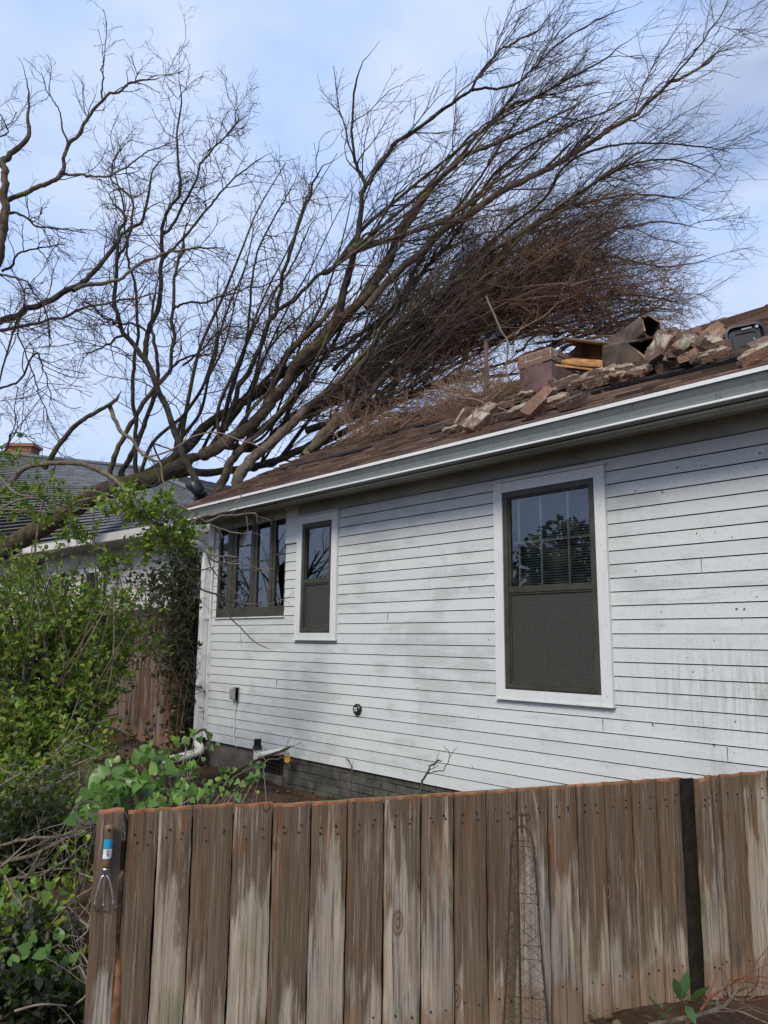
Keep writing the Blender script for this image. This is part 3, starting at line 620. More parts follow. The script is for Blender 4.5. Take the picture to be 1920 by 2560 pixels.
b = MB(); b.box((0, 0, 0), (1, 1, 1), M4=(np.stack([DF*.098, -NF*.010, np.array([0, 0, 1.185])], 1), fs(1.300, -.024, -.1))); o = b.build('post', M['gapshade'], fence); o['label'] = 'dark strip standing in for the shaded gap between the two fence runs'  # dark strip added for the black shade in the gap
b = MB(); pp_ = [fs(-.893, -.012, z) for z in np.linspace(-.1, .80, 14)]; b.tube([p+NF*random.uniform(-.004, .004)+DF*random.uniform(-.003, .003) for p in pp_], [.024+random.uniform(-.004, .004)-(.02 if i > 11 else 0) for i in range(14)], 8)
o = b.build('split_post', M['cut'], fence, smooth=True); o['label'] = 'split orange-brown edge of the end post'

# hand cultivator hanging on the end board
z6 = lambda x, y: (x*.3858, 1960+y*.3858)
def tp(x, y, o): u, v = z6(x, y); return fpt(u, v, o)
tool = empty('hand_cultivator', tp(700, 400, .04), 'three-tined steel hand cultivator with wooden handle hanging on the fence end board', 'garden tool')
b = MB(); hp = catmull([tp(708, 262, .045), tp(706, 300, .045), tp(704, 360, .046), tp(697, 440, .046), tp(688, 505, .046), tp(683, 540, .045)], 24)
b.tube(hp, np.interp(np.linspace(0, 1, 24), [0, .04, .15, .4, .7, .92, 1], [.006, .012, .0145, .0135, .0125, .0115, .0105]), 14); b.tube([tp(707, 300, .055), tp(707, 300, .062)], .0042, 10, 1)
b.build('handle', [M['handle'], M['soot']], tool, smooth=True)
b = MB(); b.tube([tp(683, 541, .045), tp(681, 562, .045), tp(679, 592, .044)], [.0095, .007, .0045], 12); b.build('ferrule', M['steel'], tool, smooth=True)
for pts in ([(679, 592), (662, 602), (648, 640), (630, 700), (616, 760), (612, 790)], [(679, 592), (676, 620), (671, 700), (668, 770), (668, 795)], [(679, 592), (697, 602), (711, 640), (722, 700), (730, 755), (731, 785)]):
    P = [tp(x, y, .042) for x, y in pts]+[tp(pts[-1][0]+4, pts[-1][1]+22, .03), tp(pts[-1][0]+10, pts[-1][1]+30, .014)]
    b = MB(); b.tube(catmull(P, 30), np.interp(np.linspace(0, 1, 30), [0, .8, 1], [.0033, .0031, .0015]), 8); b.build('tine', M['steel'], tool, smooth=True)
def sticker(y0, y1, mat, name):
    V = []; F = []
    for i_ in range(6):
        y = y0+(y1-y0)*i_/5; cx = np.interp(y, [262, 360, 440, 540], [708, 703, 697, 684])
        for q_ in range(7): a_ = (q_-3)/3*1.15; V.append(tp(cx, y, .046)+DF*.0140*math.sin(a_)+NF*(.0140*math.cos(a_)))
    for i_ in range(5):
        for q_ in range(6): k_ = i_*7+q_; F.append((k_, k_+1, k_+8, k_+7))
    return MB().add(V, F).build(name, mat, tool, smooth=True)
sticker(352, 415, M['blue'], 'blue_label'); sl = sticker(416, 478, M['white'], 'price_label')
b = MB()
for q_ in range(5):
    y0 = 428+q_*9; cx = 694; b.quad(tp(cx-4, y0, .0606), tp(cx+12, y0, .0606), tp(cx+12, y0+3.5+(q_ % 2)*2, .0606), tp(cx-4, y0+3.5+(q_ % 2)*2, .0606))
sub(b.build('printed_bars', M['ink']), sl)

# rusty wire obelisk in front of the fence
zb7 = lambda x, y: (1240+x*.2532, 2000+y*.2532)
PT = fpt(*zb7(270, 900), .16); PT[2] = 0
def tz(y, x=255):
    u, v = zb7(x, y); d = ray(u, v); t = ((PT-CC)@np.array([*_fw[:2], 0]))/(d@np.array([*_fw[:2], 0])); return (CC+d*t)[2]
dT = np.linalg.norm(PT-CC); kx = .2532/FPX*dT
lv = [(200, 8), (250, 14), (300, 60), (360, 98), (430, 118), (650, 133), (970, 152), (1500, 180), (2050, 222), (2500, 250), (2900, 270)]
ob_ = empty('obelisk_trellis', PT, 'rusty wire obelisk trellis standing in front of the grey fence boards', 'trellis')
def corner(y, k, f=1.): 
    h = np.interp(y, [a for a, _ in lv], [r_ for _, r_ in lv])*kx*f; a_ = math.radians(38+90*k)+YAW; return np.array([PT[0]+math.cos(a_)*h*1.02, PT[1]+math.sin(a_)*h*1.02, tz(y)])
b = MB()
for k in range(4): b.tube(catmull([corner(y, k) for y, _ in lv], 40), .0018, 6)
b.tube([(PT[0], PT[1], tz(130)), (PT[0], PT[1], tz(260))], .003, 6); b.build('frame', M['rustwire'], ob_)
b = MB()
for y in (430, 970, 1500, 2050, 2600): b.tube([corner(y, k) for k in (0, 1, 2, 3, 0)], .0013, 5)
b.build('ring', M['rustwire'], ob_)
b = MB()
for k in range(4):
    for ya, yb, n_ in ((430, 970, 5), (970, 1500, 4), (1500, 2050, 4), (2050, 2600, 4)):
        for q_ in range(n_):
            f0, f1 = q_/n_, (q_+1)/n_; 
            for sgn in (0, 1):
                for hh in (0, 1):
                    pa, pb = corner(ya+(yb-ya)*f0, k), corner(ya+(yb-ya)*f0, (k+1) % 4); pc, pd = corner(ya+(yb-ya)*f1, k), corner(ya+(yb-ya)*f1, (k+1) % 4); ma, mc = (pa+pb)/2, (pc+pd)/2
                    s0, e0 = ((pa, mc) if sgn == 0 else (ma, pc)) if hh == 0 else ((ma, pd) if sgn == 0 else (pb, mc))
                    b.tube([s0, (s0+e0)/2+RNG.normal(0, .005, 3), e0+RNG.normal(0, .004, 3)], .0006, 4, cap=False)
b.build('lattice', M['rustwire'], ob_)
b = MB(); top = np.array([PT[0], PT[1], tz(175)]); hx = CR*kx
for sg in (-1, 1): b.tube(catmull([top+hx*0, top+hx*14*sg+(0, 0, .010), top+hx*45*sg+(0, 0, .012), top+hx*66*sg+(0, 0, -.0), top+hx*50*sg+(0, 0, -.012), top+hx*38*sg+(0, 0, -.003)], 18), .003, 6)
b.tube([top+(0, 0, .018), top-(0, 0, .05)], .004, 6); b.build('scroll', M['rustwire'], ob_)

# ------------------------------------------------------------------ leaves
def leafmesh(name, P, D_, Nn, size, mats, parent=None, kind='oval', fold=.25, mi=None):
    """P base points, D_ directions, Nn normals, size lengths -> one mesh of small folded leaves"""
    P, D_, Nn = (np.asarray(a, float) for a in (P, D_, Nn)); n = len(P); size = np.asarray(size, float).reshape(-1, 1)*np.ones((n, 1))
    D_ /= np.linalg.norm(D_, axis=1, keepdims=True)+1e-9; S = np.cross(D_, Nn); S /= np.linalg.norm(S, axis=1, keepdims=True)+1e-9; U_ = np.cross(S, D_)
    if kind == 'oval': out_ = [(.0, 0, 0), (.28, .25, 1), (.62, .24, 1), (1., 0, 0), (.62, -.24, 1), (.28, -.25, 1)]; mid = [(.5, 0)]
    else: out_ = [(.06, 0, 0), (-.10, .20, .7), (.06, .44, 1), (.34, .46, 1), (.66, .26, 1), (1., 0, 0), (.66, -.26, 1), (.34, -.46, 1), (.06, -.44, 1), (-.10, -.20, .7)]
    k = len(out_); V = np.empty((n, k, 3)); cv = RNG.uniform(-.18, .12, (n, 1)); fo = fold*RNG.uniform(.2, 1.6, (n, 1))
    for q_, (a, s_, l_) in enumerate(out_): V[:, q_] = P+size*(D_*a+S*s_+U_*(l_*abs(s_)*fo*1.0+cv*a*a))
    h = k//2
    base = (np.arange(n)*k)[:, None]
    if kind == 'oval': F = np.concatenate([base+np.array([[0, 1, 2, 3]]), base+np.array([[0, 3, 4, 5]])])
    else: F = np.concatenate([base+np.array([[0, 1, 2, 3]]), base+np.array([[0, 3, 4, 5]]), base+np.array([[0, 5, 6, 7]]), base+np.array([[0, 7, 8, 9]])])
    return fastmesh(name, V.reshape(-1, 3), F, mats, parent, smooth=False)
def unit(v): return v/(np.linalg.norm(v, axis=-1, keepdims=True)+1e-9)
def resamp(polys, K=8):
    o = []
    for P in polys: P = np.asarray(P); t = np.linspace(0, len(P)-1, K); i = np.clip(t.astype(int), 0, len(P)-2); f = (t-i)[:, None]; o.append(P[i]*(1-f)+P[i+1]*f)
    return np.array(o)
def grow(P, Rd, n, ln, ang, seg, wig, bias=None, r0=.004, r1=.002, tmin=.15, tpow=1., rk=.55, curl=0.):
    Ls = np.linalg.norm(np.diff(P, axis=1), axis=2).sum(1); idx = RNG.choice(len(P), n, p=Ls/Ls.sum()); K = P.shape[1]
    t = (tmin+(1-tmin)*RNG.random(n)**tpow)*(K-1.001); i = t.astype(int); f = (t-i)[:, None]
    p = P[idx, i]*(1-f)+P[idx, i+1]*f; tan = unit(P[idx, i+1]-P[idx, i]); rr = Rd[idx, i]
    pr = unit(np.cross(tan, RNG.normal(size=(n, 3)))); a = R(1)*RNG.uniform(ang[0], ang[1], (n, 1)); d = unit(tan*np.cos(a)+pr*np.sin(a))
    if bias is not None: d = unit(d+bias*1.2)
    L_ = RNG.uniform(ln[0], ln[1], n)*(1.15-.6*t/(K-1)); out_ = [p]; cax = unit(RNG.normal(size=(n, 3)))*curl
    for _ in range(seg):
        d = unit(d+RNG.normal(0, wig, (n, 3))+(bias if bias is not None else 0)+np.cross(d, cax)); p = p+d*(L_/seg)[:, None]; out_.append(p)
    Q = np.stack(out_, 1); st = np.minimum(rr*rk, r0)[:, None]; w = np.linspace(0, 1, seg+1)[None]
    return Q, st*(1-w)+np.minimum(st, r1)*w

# ------------------------------------------------------------------ trees
def limb(pts, d0, d1, n=None, wob=.02):
    """pts = (x, y, r) in the 1659-wide reading of the photo, distance d0 -> d1; returns world points and radii"""
    m = len(pts); ds = np.linspace(d0, d1, m); P = [dp(x, y, d) for (x, y, r_), d in zip(pts, ds)]; rr = np.array([r_*S_*d/FPX for (x, y, r_), d in zip(pts, ds)])
    n = n or max(10, m*6); Q = catmull(P, n); Rr = np.interp(np.linspace(0, m-1, n), range(m), rr)*RNG.uniform(.93, 1.07, n)*np.clip((1-np.linspace(0, 1, n))*7, .3, 1)
    nz_ = RNG.normal(0, wob, (n, 3)); nz_ = (nz_+np.roll(nz_, 1, 0)+np.roll(nz_, -1, 0))/3; nz_[0] = 0
    return Q+nz_, Rr
def unit_(v): return v/np.linalg.norm(v)
def limbset(tree, defs, mats, prefix='branch'):
    Ps, Rs = [], []
    for d in defs:
        name, pts, d0, d1, mk = d[:5]
        if len(pts[0]) == 2: r0, r1 = d[5]; pts = [(x, y, r0+(r1-r0)*i/(len(pts)-1)) for i, (x, y) in enumerate(pts)]
        Q, Rr = limb([(x, y, r_*(.75 if r_ > 15 else .86 if r_ > 8 else 1.)) for x, y, r_ in pts], d0, d1); k = 12 if Rr.max() > .06 else 8
        V, F = tubes(Q[None], Rr[None], k)
        if k == 12: V = V.reshape(len(Q), 12, 3); V = V+(V-Q[:, None])*(np.sin(np.arange(12)*2.7+np.arange(len(Q))[:, None]*.35)*.05+RNG.normal(0, .045, (len(Q), 12)))[..., None]; V = V.reshape(-1, 3)
        fastmesh(name, V, F, mats[mk], tree); Ps.append(Q); Rs.append(Rr)
    return Ps, Rs
def pk(P, K=10): return resamp(P, K)
def pkr(Rr, K=10): return np.array([np.interp(np.linspace(0, len(r_)-1, K), range(len(r_)), r_) for r_ in Rr])
BM = dict(t=M['trunkbark'], m=M['bark'], d=M['darkbark'], p=M['palebark'])

ft = empty('fallen_tree', dp(20, 1185, 11.5), 'huge bare tree toppled across the roof, its crown sweeping up to the right', 'tree')
trunk_defs = [('trunk', [(-40, 1225, 29), (20, 1180, 28), (110, 1128, 27), (185, 1082, 26), (250, 1050, 25), (330, 1034, 24), (400, 1000, 20), (455, 974, 18)], 11.6, 11.95, 't'), ('branch', [(440, 982, 18), (455, 974, 18), (515, 938, 17), (562, 899, 16), (606, 845, 16), (649, 776, 15), (689, 741, 14), (732, 689, 12.5), (780, 654, 11), (811, 614, 10), (835, 571, 9), (863, 499, 7.5), (899, 448, 7), (940, 395, 6), (1000, 340, 5), (1080, 305, 4), (1205, 245, 3), (1300, 200, 2.2), (1410, 197, 1.2)], 11.93, 12.6, 'm')]
T_P, T_R = limbset(ft, trunk_defs, BM)
D = [
 ('branch', [(160, 1105), (222, 1057), (262, 1042), (292, 1040), (344, 1009), (396, 974), (447, 922), (495, 887), (554, 851), (606, 811), (657, 772), (700, 735), (760, 680), (830, 610)], 11.9, 12.9, 'd', (17, 5)),
 ('branch', [(470, 1062), (485, 1030), (499, 994), (534, 954), (560, 905), (578, 860), (600, 800), (640, 745), (700, 690), (770, 610)], 12.0, 12.2, 'm', (12, 5)),
 ('branch', [(508, 1052), (530, 1010), (554, 982), (614, 930), (657, 887), (700, 862), (742, 820), (800, 770), (870, 700), (940, 640), (1010, 590)], 11.8, 12.4, 'p', (15, 5)),
 ('branch', [(330, 1036), (400, 1024), (491, 1016), (580, 1000), (657, 970), (730, 940), (820, 890), (930, 840), (1040, 800), (1140, 770)], 12.2, 13.4, 'd', (11, 4)),
 ('branch', [(657, 990), (669, 978), (708, 927), (756, 891), (796, 852), (847, 800), (887, 772), (934, 733), (994, 677), (1060, 620), (1130, 560), (1210, 500), (1300, 440)], 11.9, 12.5, 'p', (15, 2.5)),
 ('branch', [(669, 975), (730, 920), (756, 880), (772, 808), (796, 760), (823, 709), (855, 665), (855, 618), (839, 582), (839, 503), (850, 430)], 11.7, 11.5, 'd', (6.5, 1.5)),
 ('branch', [(440, 985), (518, 875), (570, 832), (637, 788), (669, 772), (736, 748), (810, 700), (890, 640), (980, 580)], 12.1, 12.6, 'd', (7, 3)),
 ('branch', [(487, 930), (500, 880), (518, 832), (554, 768), (578, 701), (598, 669), (606, 610), (629, 539), (649, 467), (669, 432), (675, 400), (700, 360), (755, 325)], 12.0, 11.4, 'd', (6.5, 1.5)),
 ('branch', [(598, 669), (637, 646), (685, 598), (724, 570), (772, 527), (819, 483), (860, 420), (900, 380)], 11.9, 12.2, 'd', (4.5, 2)),
 ('branch', [(475, 960), (562, 963), (637, 895), (716, 867), (764, 844), (830, 800), (900, 770), (1000, 720), (1100, 690)], 12.3, 13.3, 'd', (10, 4)),
 ('branch', [(732, 689), (744, 630), (756, 590), (772, 523), (780, 435), (790, 400), (775, 365), (765, 340), (762, 250), (780, 150), (820, 90)], 12.2, 11.8, 'd', (8, 1.2)),
 ('branch', [(790, 400), (829, 345), (859, 305), (929, 260), (994, 210), (1014, 195), (1049, 145), (1089, 105), (1154, 70), (1204, 20)], 12.1, 12.4, 'd', (5, 1.2)),
 ('branch', [(1014, 195), (1054, 192), (1109, 185), (1154, 145), (1204, 95), (1269, 55), (1309, 35), (1389, 5)], 12.3, 12.8, 'd', (3, 1)),
 ('branch', [(863, 520), (930, 410), (999, 330), (1044, 280), (1104, 230), (1149, 215), (1219, 175), (1279, 145), (1334, 105), (1400, 60)], 12.5, 13.1, 'd', (5, 1.2)),
 ('branch', [(790, 665), (850, 595), (900, 552), (954, 500), (1029, 450), (1090, 410), (1149, 380), (1209, 350), (1254, 320), (1309, 285), (1359, 255), (1399, 225), (1444, 180), (1479, 165), (1529, 135), (1569, 90), (1609, 60)], 12.2, 12.9, 'p', (9.5, 1.5)),
 ('branch', [(1444, 180), (1494, 120), (1539, 60), (1579, 0)], 12.7, 12.9, 'd', (2.5, 1)),
 ('branch', [(1000, 600), (1090, 500), (1179, 425), (1229, 350), (1329, 315), (1429, 310), (1529, 320), (1589, 332)], 12.7, 13.3, 'd', (4, 1)),
 ('branch', [(900, 700), (980, 640), (1060, 560), (1140, 500), (1230, 440), (1300, 380), (1380, 330), (1460, 290)], 12.8, 13.6, 'p', (7, 1.2)),
 ('branch', [(940, 650), (1040, 560), (1160, 480), (1260, 410), (1359, 355), (1479, 350), (1579, 395)], 12.0, 12.3, 'd', (5, 1)),
 ('branch', [(900, 720), (1000, 660), (1150, 600), (1300, 560), (1430, 575), (1550, 560)], 12.9, 13.8, 'd', (5, 1)),
 ('branch', [(920, 760), (1020, 720), (1120, 690), (1300, 645), (1400, 640), (1490, 660)], 13.0, 13.6, 'm', (5, 1.2)),
 ('branch', [(880, 790), (980, 740), (1100, 640), (1200, 570), (1320, 500), (1440, 480), (1540, 500)], 12.8, 13.4, 'p', (6, 1)),
 ('branch', [(850, 810), (930, 750), (1010, 640), (1100, 540), (1180, 470), (1290, 430), (1420, 420), (1550, 440)], 12.1, 12.6, 'm', (6, 1)),
 ('branch', [(760, 760), (830, 690), (890, 610), (960, 540), (1050, 400), (1120, 330), (1230, 270), (1330, 230), (1440, 140)], 12.6, 13.6, 'd', (6, 1)),
 ('branch', [(720, 800), (780, 740), (860, 650), (910, 560), (990, 450), (1060, 350), (1110, 270), (1190, 170), (1240, 110)], 12.9, 13.8, 'd', (5, 1)),
 ('branch', [(660, 930), (760, 900), (860, 860), (950, 830), (1060, 815), (1160, 800)], 12.6, 13.6, 'd', (8, 3)),
 ('branch', [(600, 860), (650, 800), (745, 690), (830, 560), (880, 470), (950, 370), (1010, 300), (1060, 260), (1130, 200)], 13.2, 14.2, 'd', (6, 1)),
 ('branch', [(430, 985), (480, 900), (540, 840), (575, 720), (590, 640), (640, 560), (665, 500), (700, 440)], 12.6, 13.2, 'd', (4, 1)),
 ('branch', [(238, 1040), (240, 1005), (253, 970), (285, 914), (329, 843), (364, 803), (374, 756), (372, 677), (380, 590), (396, 542), (400, 500), (415, 440)], 12.0, 11.6, 'm', (6.5, 2)),
 ('branch', [(261, 1035), (270, 1005), (297, 954), (321, 895), (340, 827), (337, 756), (329, 708), (335, 640), (350, 580)], 12.1, 12.4, 'd', (7, 2)),
 ('branch', [(296, 1050), (295, 1033), (293, 934), (285, 855), (289, 772), (297, 708), (295, 637), (277, 558), (272, 500), (250, 380), (240, 330)], 11.9, 11.6, 'd', (5.5, 1.5)),
 ('branch', [(620, 570), (645, 475), (675, 400)], 12., 12., 'd', (3, 1.5)),
 ('branch', [(480, 915), (505, 830), (530, 745), (550, 570), (575, 500), (615, 430), (645, 378)], 12.2, 12.6, 'd', (3.5, 1.2)),
]
B_P, B_R = limbset(ft, D, BM)
src = B_P[:4]+B_P[4:5]+B_P[8:10]+[T_P[1][:22]]
for k in range(40):      # the many slimmer limbs of the same fan, each springing from a larger one
    S0 = src[k % len(src)]; i0 = int(len(S0)*random.uniform(.12, .62)); P0 = S0[i0]; rel = P0-CC; dd = rel@CF; x0, y0 = (960+FPX*(rel@CR)/dd)/S_, (1280-FPX*(rel@CU)/dd)/S_
    an = R(66-max(0, min(1, (x0-430)/380))*34+random.uniform(-8, 8)); L_ = random.uniform(380, 720); x1, y1 = x0+L_*math.cos(an), y0-L_*math.sin(an); bow = random.uniform(10, 50)*random.choice((1, 1, -.6)); dz = random.uniform(-.7, 1.3)
    tan = unit_(S0[min(i0+2, len(S0)-1)]-S0[max(i0-2, 0)]); mids = [dp(x0+(x1-x0)*s_+math.sin(s_*math.pi)*bow+random.uniform(-8, 8), y0+(y1-y0)*s_+math.sin(s_*math.pi)*bow*.8+random.uniform(-8, 8), dd+dz*s_) for s_ in (.2, .36, .52, .68, .84, 1)]
    Q = catmull([P0, P0+tan*.22]+mids, 44)+0; r0 = random.uniform(.024, .046); Rr = r0*np.linspace(1, .16, 44); V, F = tubes(Q[None], Rr[None], 7); fastmesh('branch', V, F, BM[random.choice('ddm')], ft); B_P.append(Q); B_R.append(Rr)

allP, allR = pk(B_P+T_P, 14), pkr(B_R+T_R, 14)
sweep = unit(CR*1.0+CU*.48)
# secondary stems: free ones fanning into the dense mass as well
fan = []
for _ in range(110):
    x0, y0 = random.choice([(760, 860), (840, 800), (900, 740), (960, 690), (880, 840), (1000, 640), (700, 900), (980, 780)]); x1 = random.uniform(1080, 1500); x1 = random.uniform(1020, 1440); y1 = random.uniform(370, 660) if x1 > 1150 else random.uniform(420, 760); x0 += random.uniform(-30, 30); y0 += random.uniform(-30, 30); xm = x0*.5+x1*.5+random.uniform(-30, 30); ym = y0*.45+y1*.55+random.uniform(-40, 30)
    fan.append(catmull([dp(x0, y0, random.uniform(12.2, 13.2)), dp(xm, ym, random.uniform(12, 14)), dp(x1, y1, random.uniform(11.8, 14.4))], 14)+RNG.normal(0, .03, (14, 3)))
for _ in range(44):
    x0, y0 = random.uniform(900, 1120), random.uniform(660, 800); x1, y1 = random.uniform(1250, 1510), random.uniform(520, 745); xm = x0*.5+x1*.5; ym = y0*.5+y1*.5-random.uniform(0, 50)
    fan.append(catmull([dp(x0, y0, random.uniform(12.4, 13.4)), dp(xm, ym, random.uniform(12.4, 14)), dp(x1, y1, random.uniform(12.4, 14.4))], 14)+RNG.normal(0, .03, (14, 3)))
for _ in range(34):
    x0, y0 = random.uniform(1080, 1260), random.uniform(700, 800); x1, y1 = random.uniform(1330, 1510), random.uniform(620, 760); xm = x0*.5+x1*.5; ym = y0*.5+y1*.5-random.uniform(0, 30)
    fan.append(catmull([dp(x0, y0, random.uniform(12.4, 13.4)), dp(xm, ym, random.uniform(12.4, 13.6)), dp(x1, y1, random.uniform(12.4, 13.8))], 14)+RNG.normal(0, .03, (14, 3)))
fanP = np.array(fan); fanR = np.linspace(.028, .006, 14)[None]*RNG.uniform(.35, .95, (188, 1))
CW = (allP[:, 0]@CR > -40)
# the upright stems at the left keep gnarled, undirected twigs; the crown is swept
px = (allP.mean(1)-CC); pxu = 960+FPX*(px@CR)/(px@CF); right = pxu > 760
outs = []; outb = []
def rest(Q, Rd, lst, k=3): V, F = tubes(Q, Rd, k); lst.append((V, F))
A1, r1_ = grow(allP[right], allR[right], 620, (.7, 2.2), (16, 46), 9, .13, sweep*.085, .016, .005, .22); rest(A1, r1_, outs, 4)
A2, r2_ = grow(np.concatenate([A1]), r1_, 4300, (.25, .95), (18, 55), 6, .17, sweep*.07, .0065, .0036, .1); rest(A2, r2_, outs)
A3, r3_ = grow(A2, r2_, 13500, (.10, .42), (18, 60), 4, .17, sweep*.06, .0042, .0028, .1); rest(A3, r3_, outs)
F1, g1 = grow(fanP, fanR, 1350, (.4, 1.4), (18, 65), 7, .22, sweep*.02, .010, .005, .35); rest(fanP, fanR, outb, 5); rest(F1, g1, outb)
F2, g2 = grow(F1, g1, 8000, (.2, .7), (20, 75), 5, .26, sweep*.01, .006, .0035, .1); rest(F2, g2, outb)
F3, g3 = grow(F2, g2, 20000, (.08, .32), (20, 75), 4, .24, sweep*.01, .0042, .003, .1); rest(F3, g3, outb)
G1, h1 = grow(allP[~right], allR[~right], 300, (.4, 1.3), (30, 70), 9, .20, None, .010, .004, .25, curl=.06); rest(G1, h1, outs, 4)
G2, h2 = grow(G1, h1, 1150, (.2, .65), (30, 70), 7, .26, None, .006, .0036, .15, curl=.14); rest(G2, h2, outs)
G3, h3 = grow(G2, h2, 2300, (.08, .30), (30, 75), 4, .24, None, .0043, .003, .15, curl=.25); rest(G3, h3, outs)
# twigs piled on the shingles in front of the ridge
pile = []
for _ in range(60):
    u0 = random.uniform(820, 1330); v0 = 1112-(u0-820)*.31+random.uniform(-18, 14); c_ = onroof(u0, v0, random.uniform(.03, .16)); dd = unit(np.array([random.uniform(-1, 1), random.uniform(-.5, 1), random.uniform(0, .5)])); pile.append([c_, c_+dd*.25+(0, 0, .03), c_+dd*.55+(0, 0, .02)])
pile = np.array(pile); pr_ = np.tile([.008, .006, .004], (60, 1)); rest(pile, pr_, outb); H1, k1 = grow(pile, pr_, 900, (.15, .5), (20, 80), 4, .2, None, .0045, .0028); rest(H1, k1, outb); H2, k2 = grow(H1, k1, 3000, (.08, .22), (20, 80), 3, .2, None, .003, .0022); rest(H2, k2, outb)
V, F = cat2(outs); o = fastmesh('twigs', V, F, M['twig'], ft); o['kind'] = 'stuff'
V, F = cat2(outb); o = fastmesh('twigs', V, F, M['twigb'], ft); o['kind'] = 'stuff'

# the leaning forked tree
lt = empty('leaning_tree', dp(443, 1078, 10.6), 'slender dark forked tree leaning left off the roof corner across the trunk', 'tree')
D = [('trunk', [(446, 1082), (428, 1045), (396, 986), (368, 906), (340, 835), (313, 776), (287, 740), (261, 708), (249, 645), (253, 558), (257, 500), (270, 470), (240, 430), (215, 380)], 10.7, 11.2, 'd', (8.5, 2)),
     ('branch', [(313, 776), (321, 716), (345, 657), (348, 578), (350, 500), (365, 455), (390, 415), (385, 300), (390, 200), (385, 105)], 10.9, 11.3, 'd', (6.5, 1)),
     ('branch', [(350, 508), (380, 470), (420, 400), (440, 340), (490, 290), (530, 240)], 11.1, 11.6, 'd', (3.6, 1)),
     ('branch', [(350, 560), (400, 510), (450, 450), (490, 400), (540, 360), (595, 325)], 11.1, 11.8, 'd', (3.2, 1)),
     ('branch', [(321, 716), (290, 700), (262, 700), (230, 690), (200, 660), (160, 640)], 10.9, 10.5, 'd', (3, 1)),
     ('branch', [(364, 803), (396, 770), (440, 768), (480, 760)], 11.6, 11.2, 'd', (3, 1)),
     ('branch', [(272, 720), (240, 740), (210, 755), (176, 768)], 10.8, 10.4, 'd', (3, 1)),
     ('branch', [(376, 668), (400, 655), (440, 652), (480, 640), (530, 625), (600, 605), (650, 560)], 11.5, 12, 'd', (2.8, 1)),
     ('branch', [(396, 790), (430, 760), (470, 720), (500, 705), (540, 715)], 11.5, 12, 'd', (2.6, 1)),
     ('branch', [(253, 560), (280, 500), (285, 433), (240, 390), (250, 340), (290, 290)], 11.1, 11.4, 'd', (3, 1))]
C_P, C_R = limbset(lt, D, BM); lP, lR = pk(C_P, 12), pkr(C_R, 12); ot = []
G1, h1 = grow(lP, lR, 170, (.4, 1.15), (30, 70), 9, .22, CU*.02, .009, .004, .25, curl=.08); rest(G1, h1, ot, 4)
G2, h2 = grow(G1, h1, 900, (.18, .55), (30, 72), 7, .27, None, .0058, .0036, .15, curl=.16); rest(G2, h2, ot)
G3, h3 = grow(G2, h2, 2400, (.08, .26), (30, 75), 4, .24, None, .0043, .003, .15, curl=.3); rest(G3, h3, ot)
V, F = cat2(ot); o = fastmesh('twigs', V, F, M['twig'], lt); o['kind'] = 'stuff'

# the standing tree at the left edge (its trunk is outside the frame)
st_ = empty('standing_tree', (float(dp(-170, 1500, 9.5)[0]), float(dp(-170, 1500, 9.5)[1]), 0), 'upright bare tree at the left edge reaching stout forked limbs into the sky', 'tree')
base = dp(-170, 1500, 9.5)
D = [('trunk', [(-175, 1760), (-170, 1500), (-150, 1250), (-120, 1000), (-90, 820), (-70, 700), (-40, 620), (-5, 560), (6, 500), (10, 435), (6, 380), (8, 352), (20, 335), (55, 300), (62, 250), (55, 165), (37, 120)], 9.5, 10.0, 'm', (20, 1.3)),
     ('branch', [(10, 435), (55, 415), (100, 395), (132, 372), (145, 320), (185, 270), (220, 215), (250, 195), (295, 175), (330, 172), (370, 158)], 9.9, 10.2, 'm', (5.5, 1.2)),
     ('branch', [(132, 377), (180, 376), (240, 380), (300, 340), (330, 320), (400, 300)], 10, 10.5, 'p', (3, 1)),
     ('branch', [(10, 460), (50, 467), (80, 490), (130, 495), (200, 505)], 9.9, 9.6, 'd', (3, 1)),
     ('branch', [(-110, 760), (-50, 715), (0, 697), (50, 675), (99, 653), (170, 613), (214, 574), (245, 534), (275, 500), (310, 470), (335, 360), (375, 330)], 9.8, 11.0, 'd', (9, 1.8)),
     ('branch', [(-110, 775), (-50, 730), (0, 716), (60, 705), (119, 689), (198, 661), (293, 645), (360, 625)], 9.8, 10.8, 'p', (5, 1.8)),
     ('branch', [(158, 628), (200, 612), (253, 602), (317, 562), (396, 540), (440, 536), (480, 538)], 10.2, 11, 'p', (5, 1.5)),
     ('branch', [(220, 215), (222, 180), (222, 140), (220, 108)], 10.1, 10.2, 'd', (2.2, .8)), ('branch', [(145, 320), (135, 270), (130, 240), (100, 200), (90, 160)], 10, 10.1, 'd', (2.2, .8)),
     ('branch', [(-80, 640), (-20, 598), (40, 600), (80, 640), (110, 720), (100, 800)], 9.8, 9.4, 'd', (3, .9)), ('branch', [(-90, 880), (-20, 850), (40, 820), (75, 765), (95, 790), (105, 840), (130, 900)], 9.6, 9.2, 'd', (3, .9)),
     ('branch', [(6, 585), (30, 570), (44, 545), (110, 535), (150, 520)], 9.9, 9.6, 'd', (3, 1)), ('branch', [(-60, 1010), (10, 970), (25, 935), (60, 940), (90, 960)], 9.4, 9.0, 'd', (2.5, .8)),
     ('branch', [(8, 352), (-30, 310), (20, 285), (-10, 240), (5, 255)], 9.9, 9.7, 'd', (2, .8)), ('branch', [(-110, 1000), (-40, 975), (30, 700), (45, 740), (80, 830), (105, 900), (150, 1000)], 9.3, 8.8, 'd', (2.6, .8))]
E_P, E_R = limbset(st_, D, BM); lP, lR = pk(E_P, 12), pkr(E_R, 12); ot = []
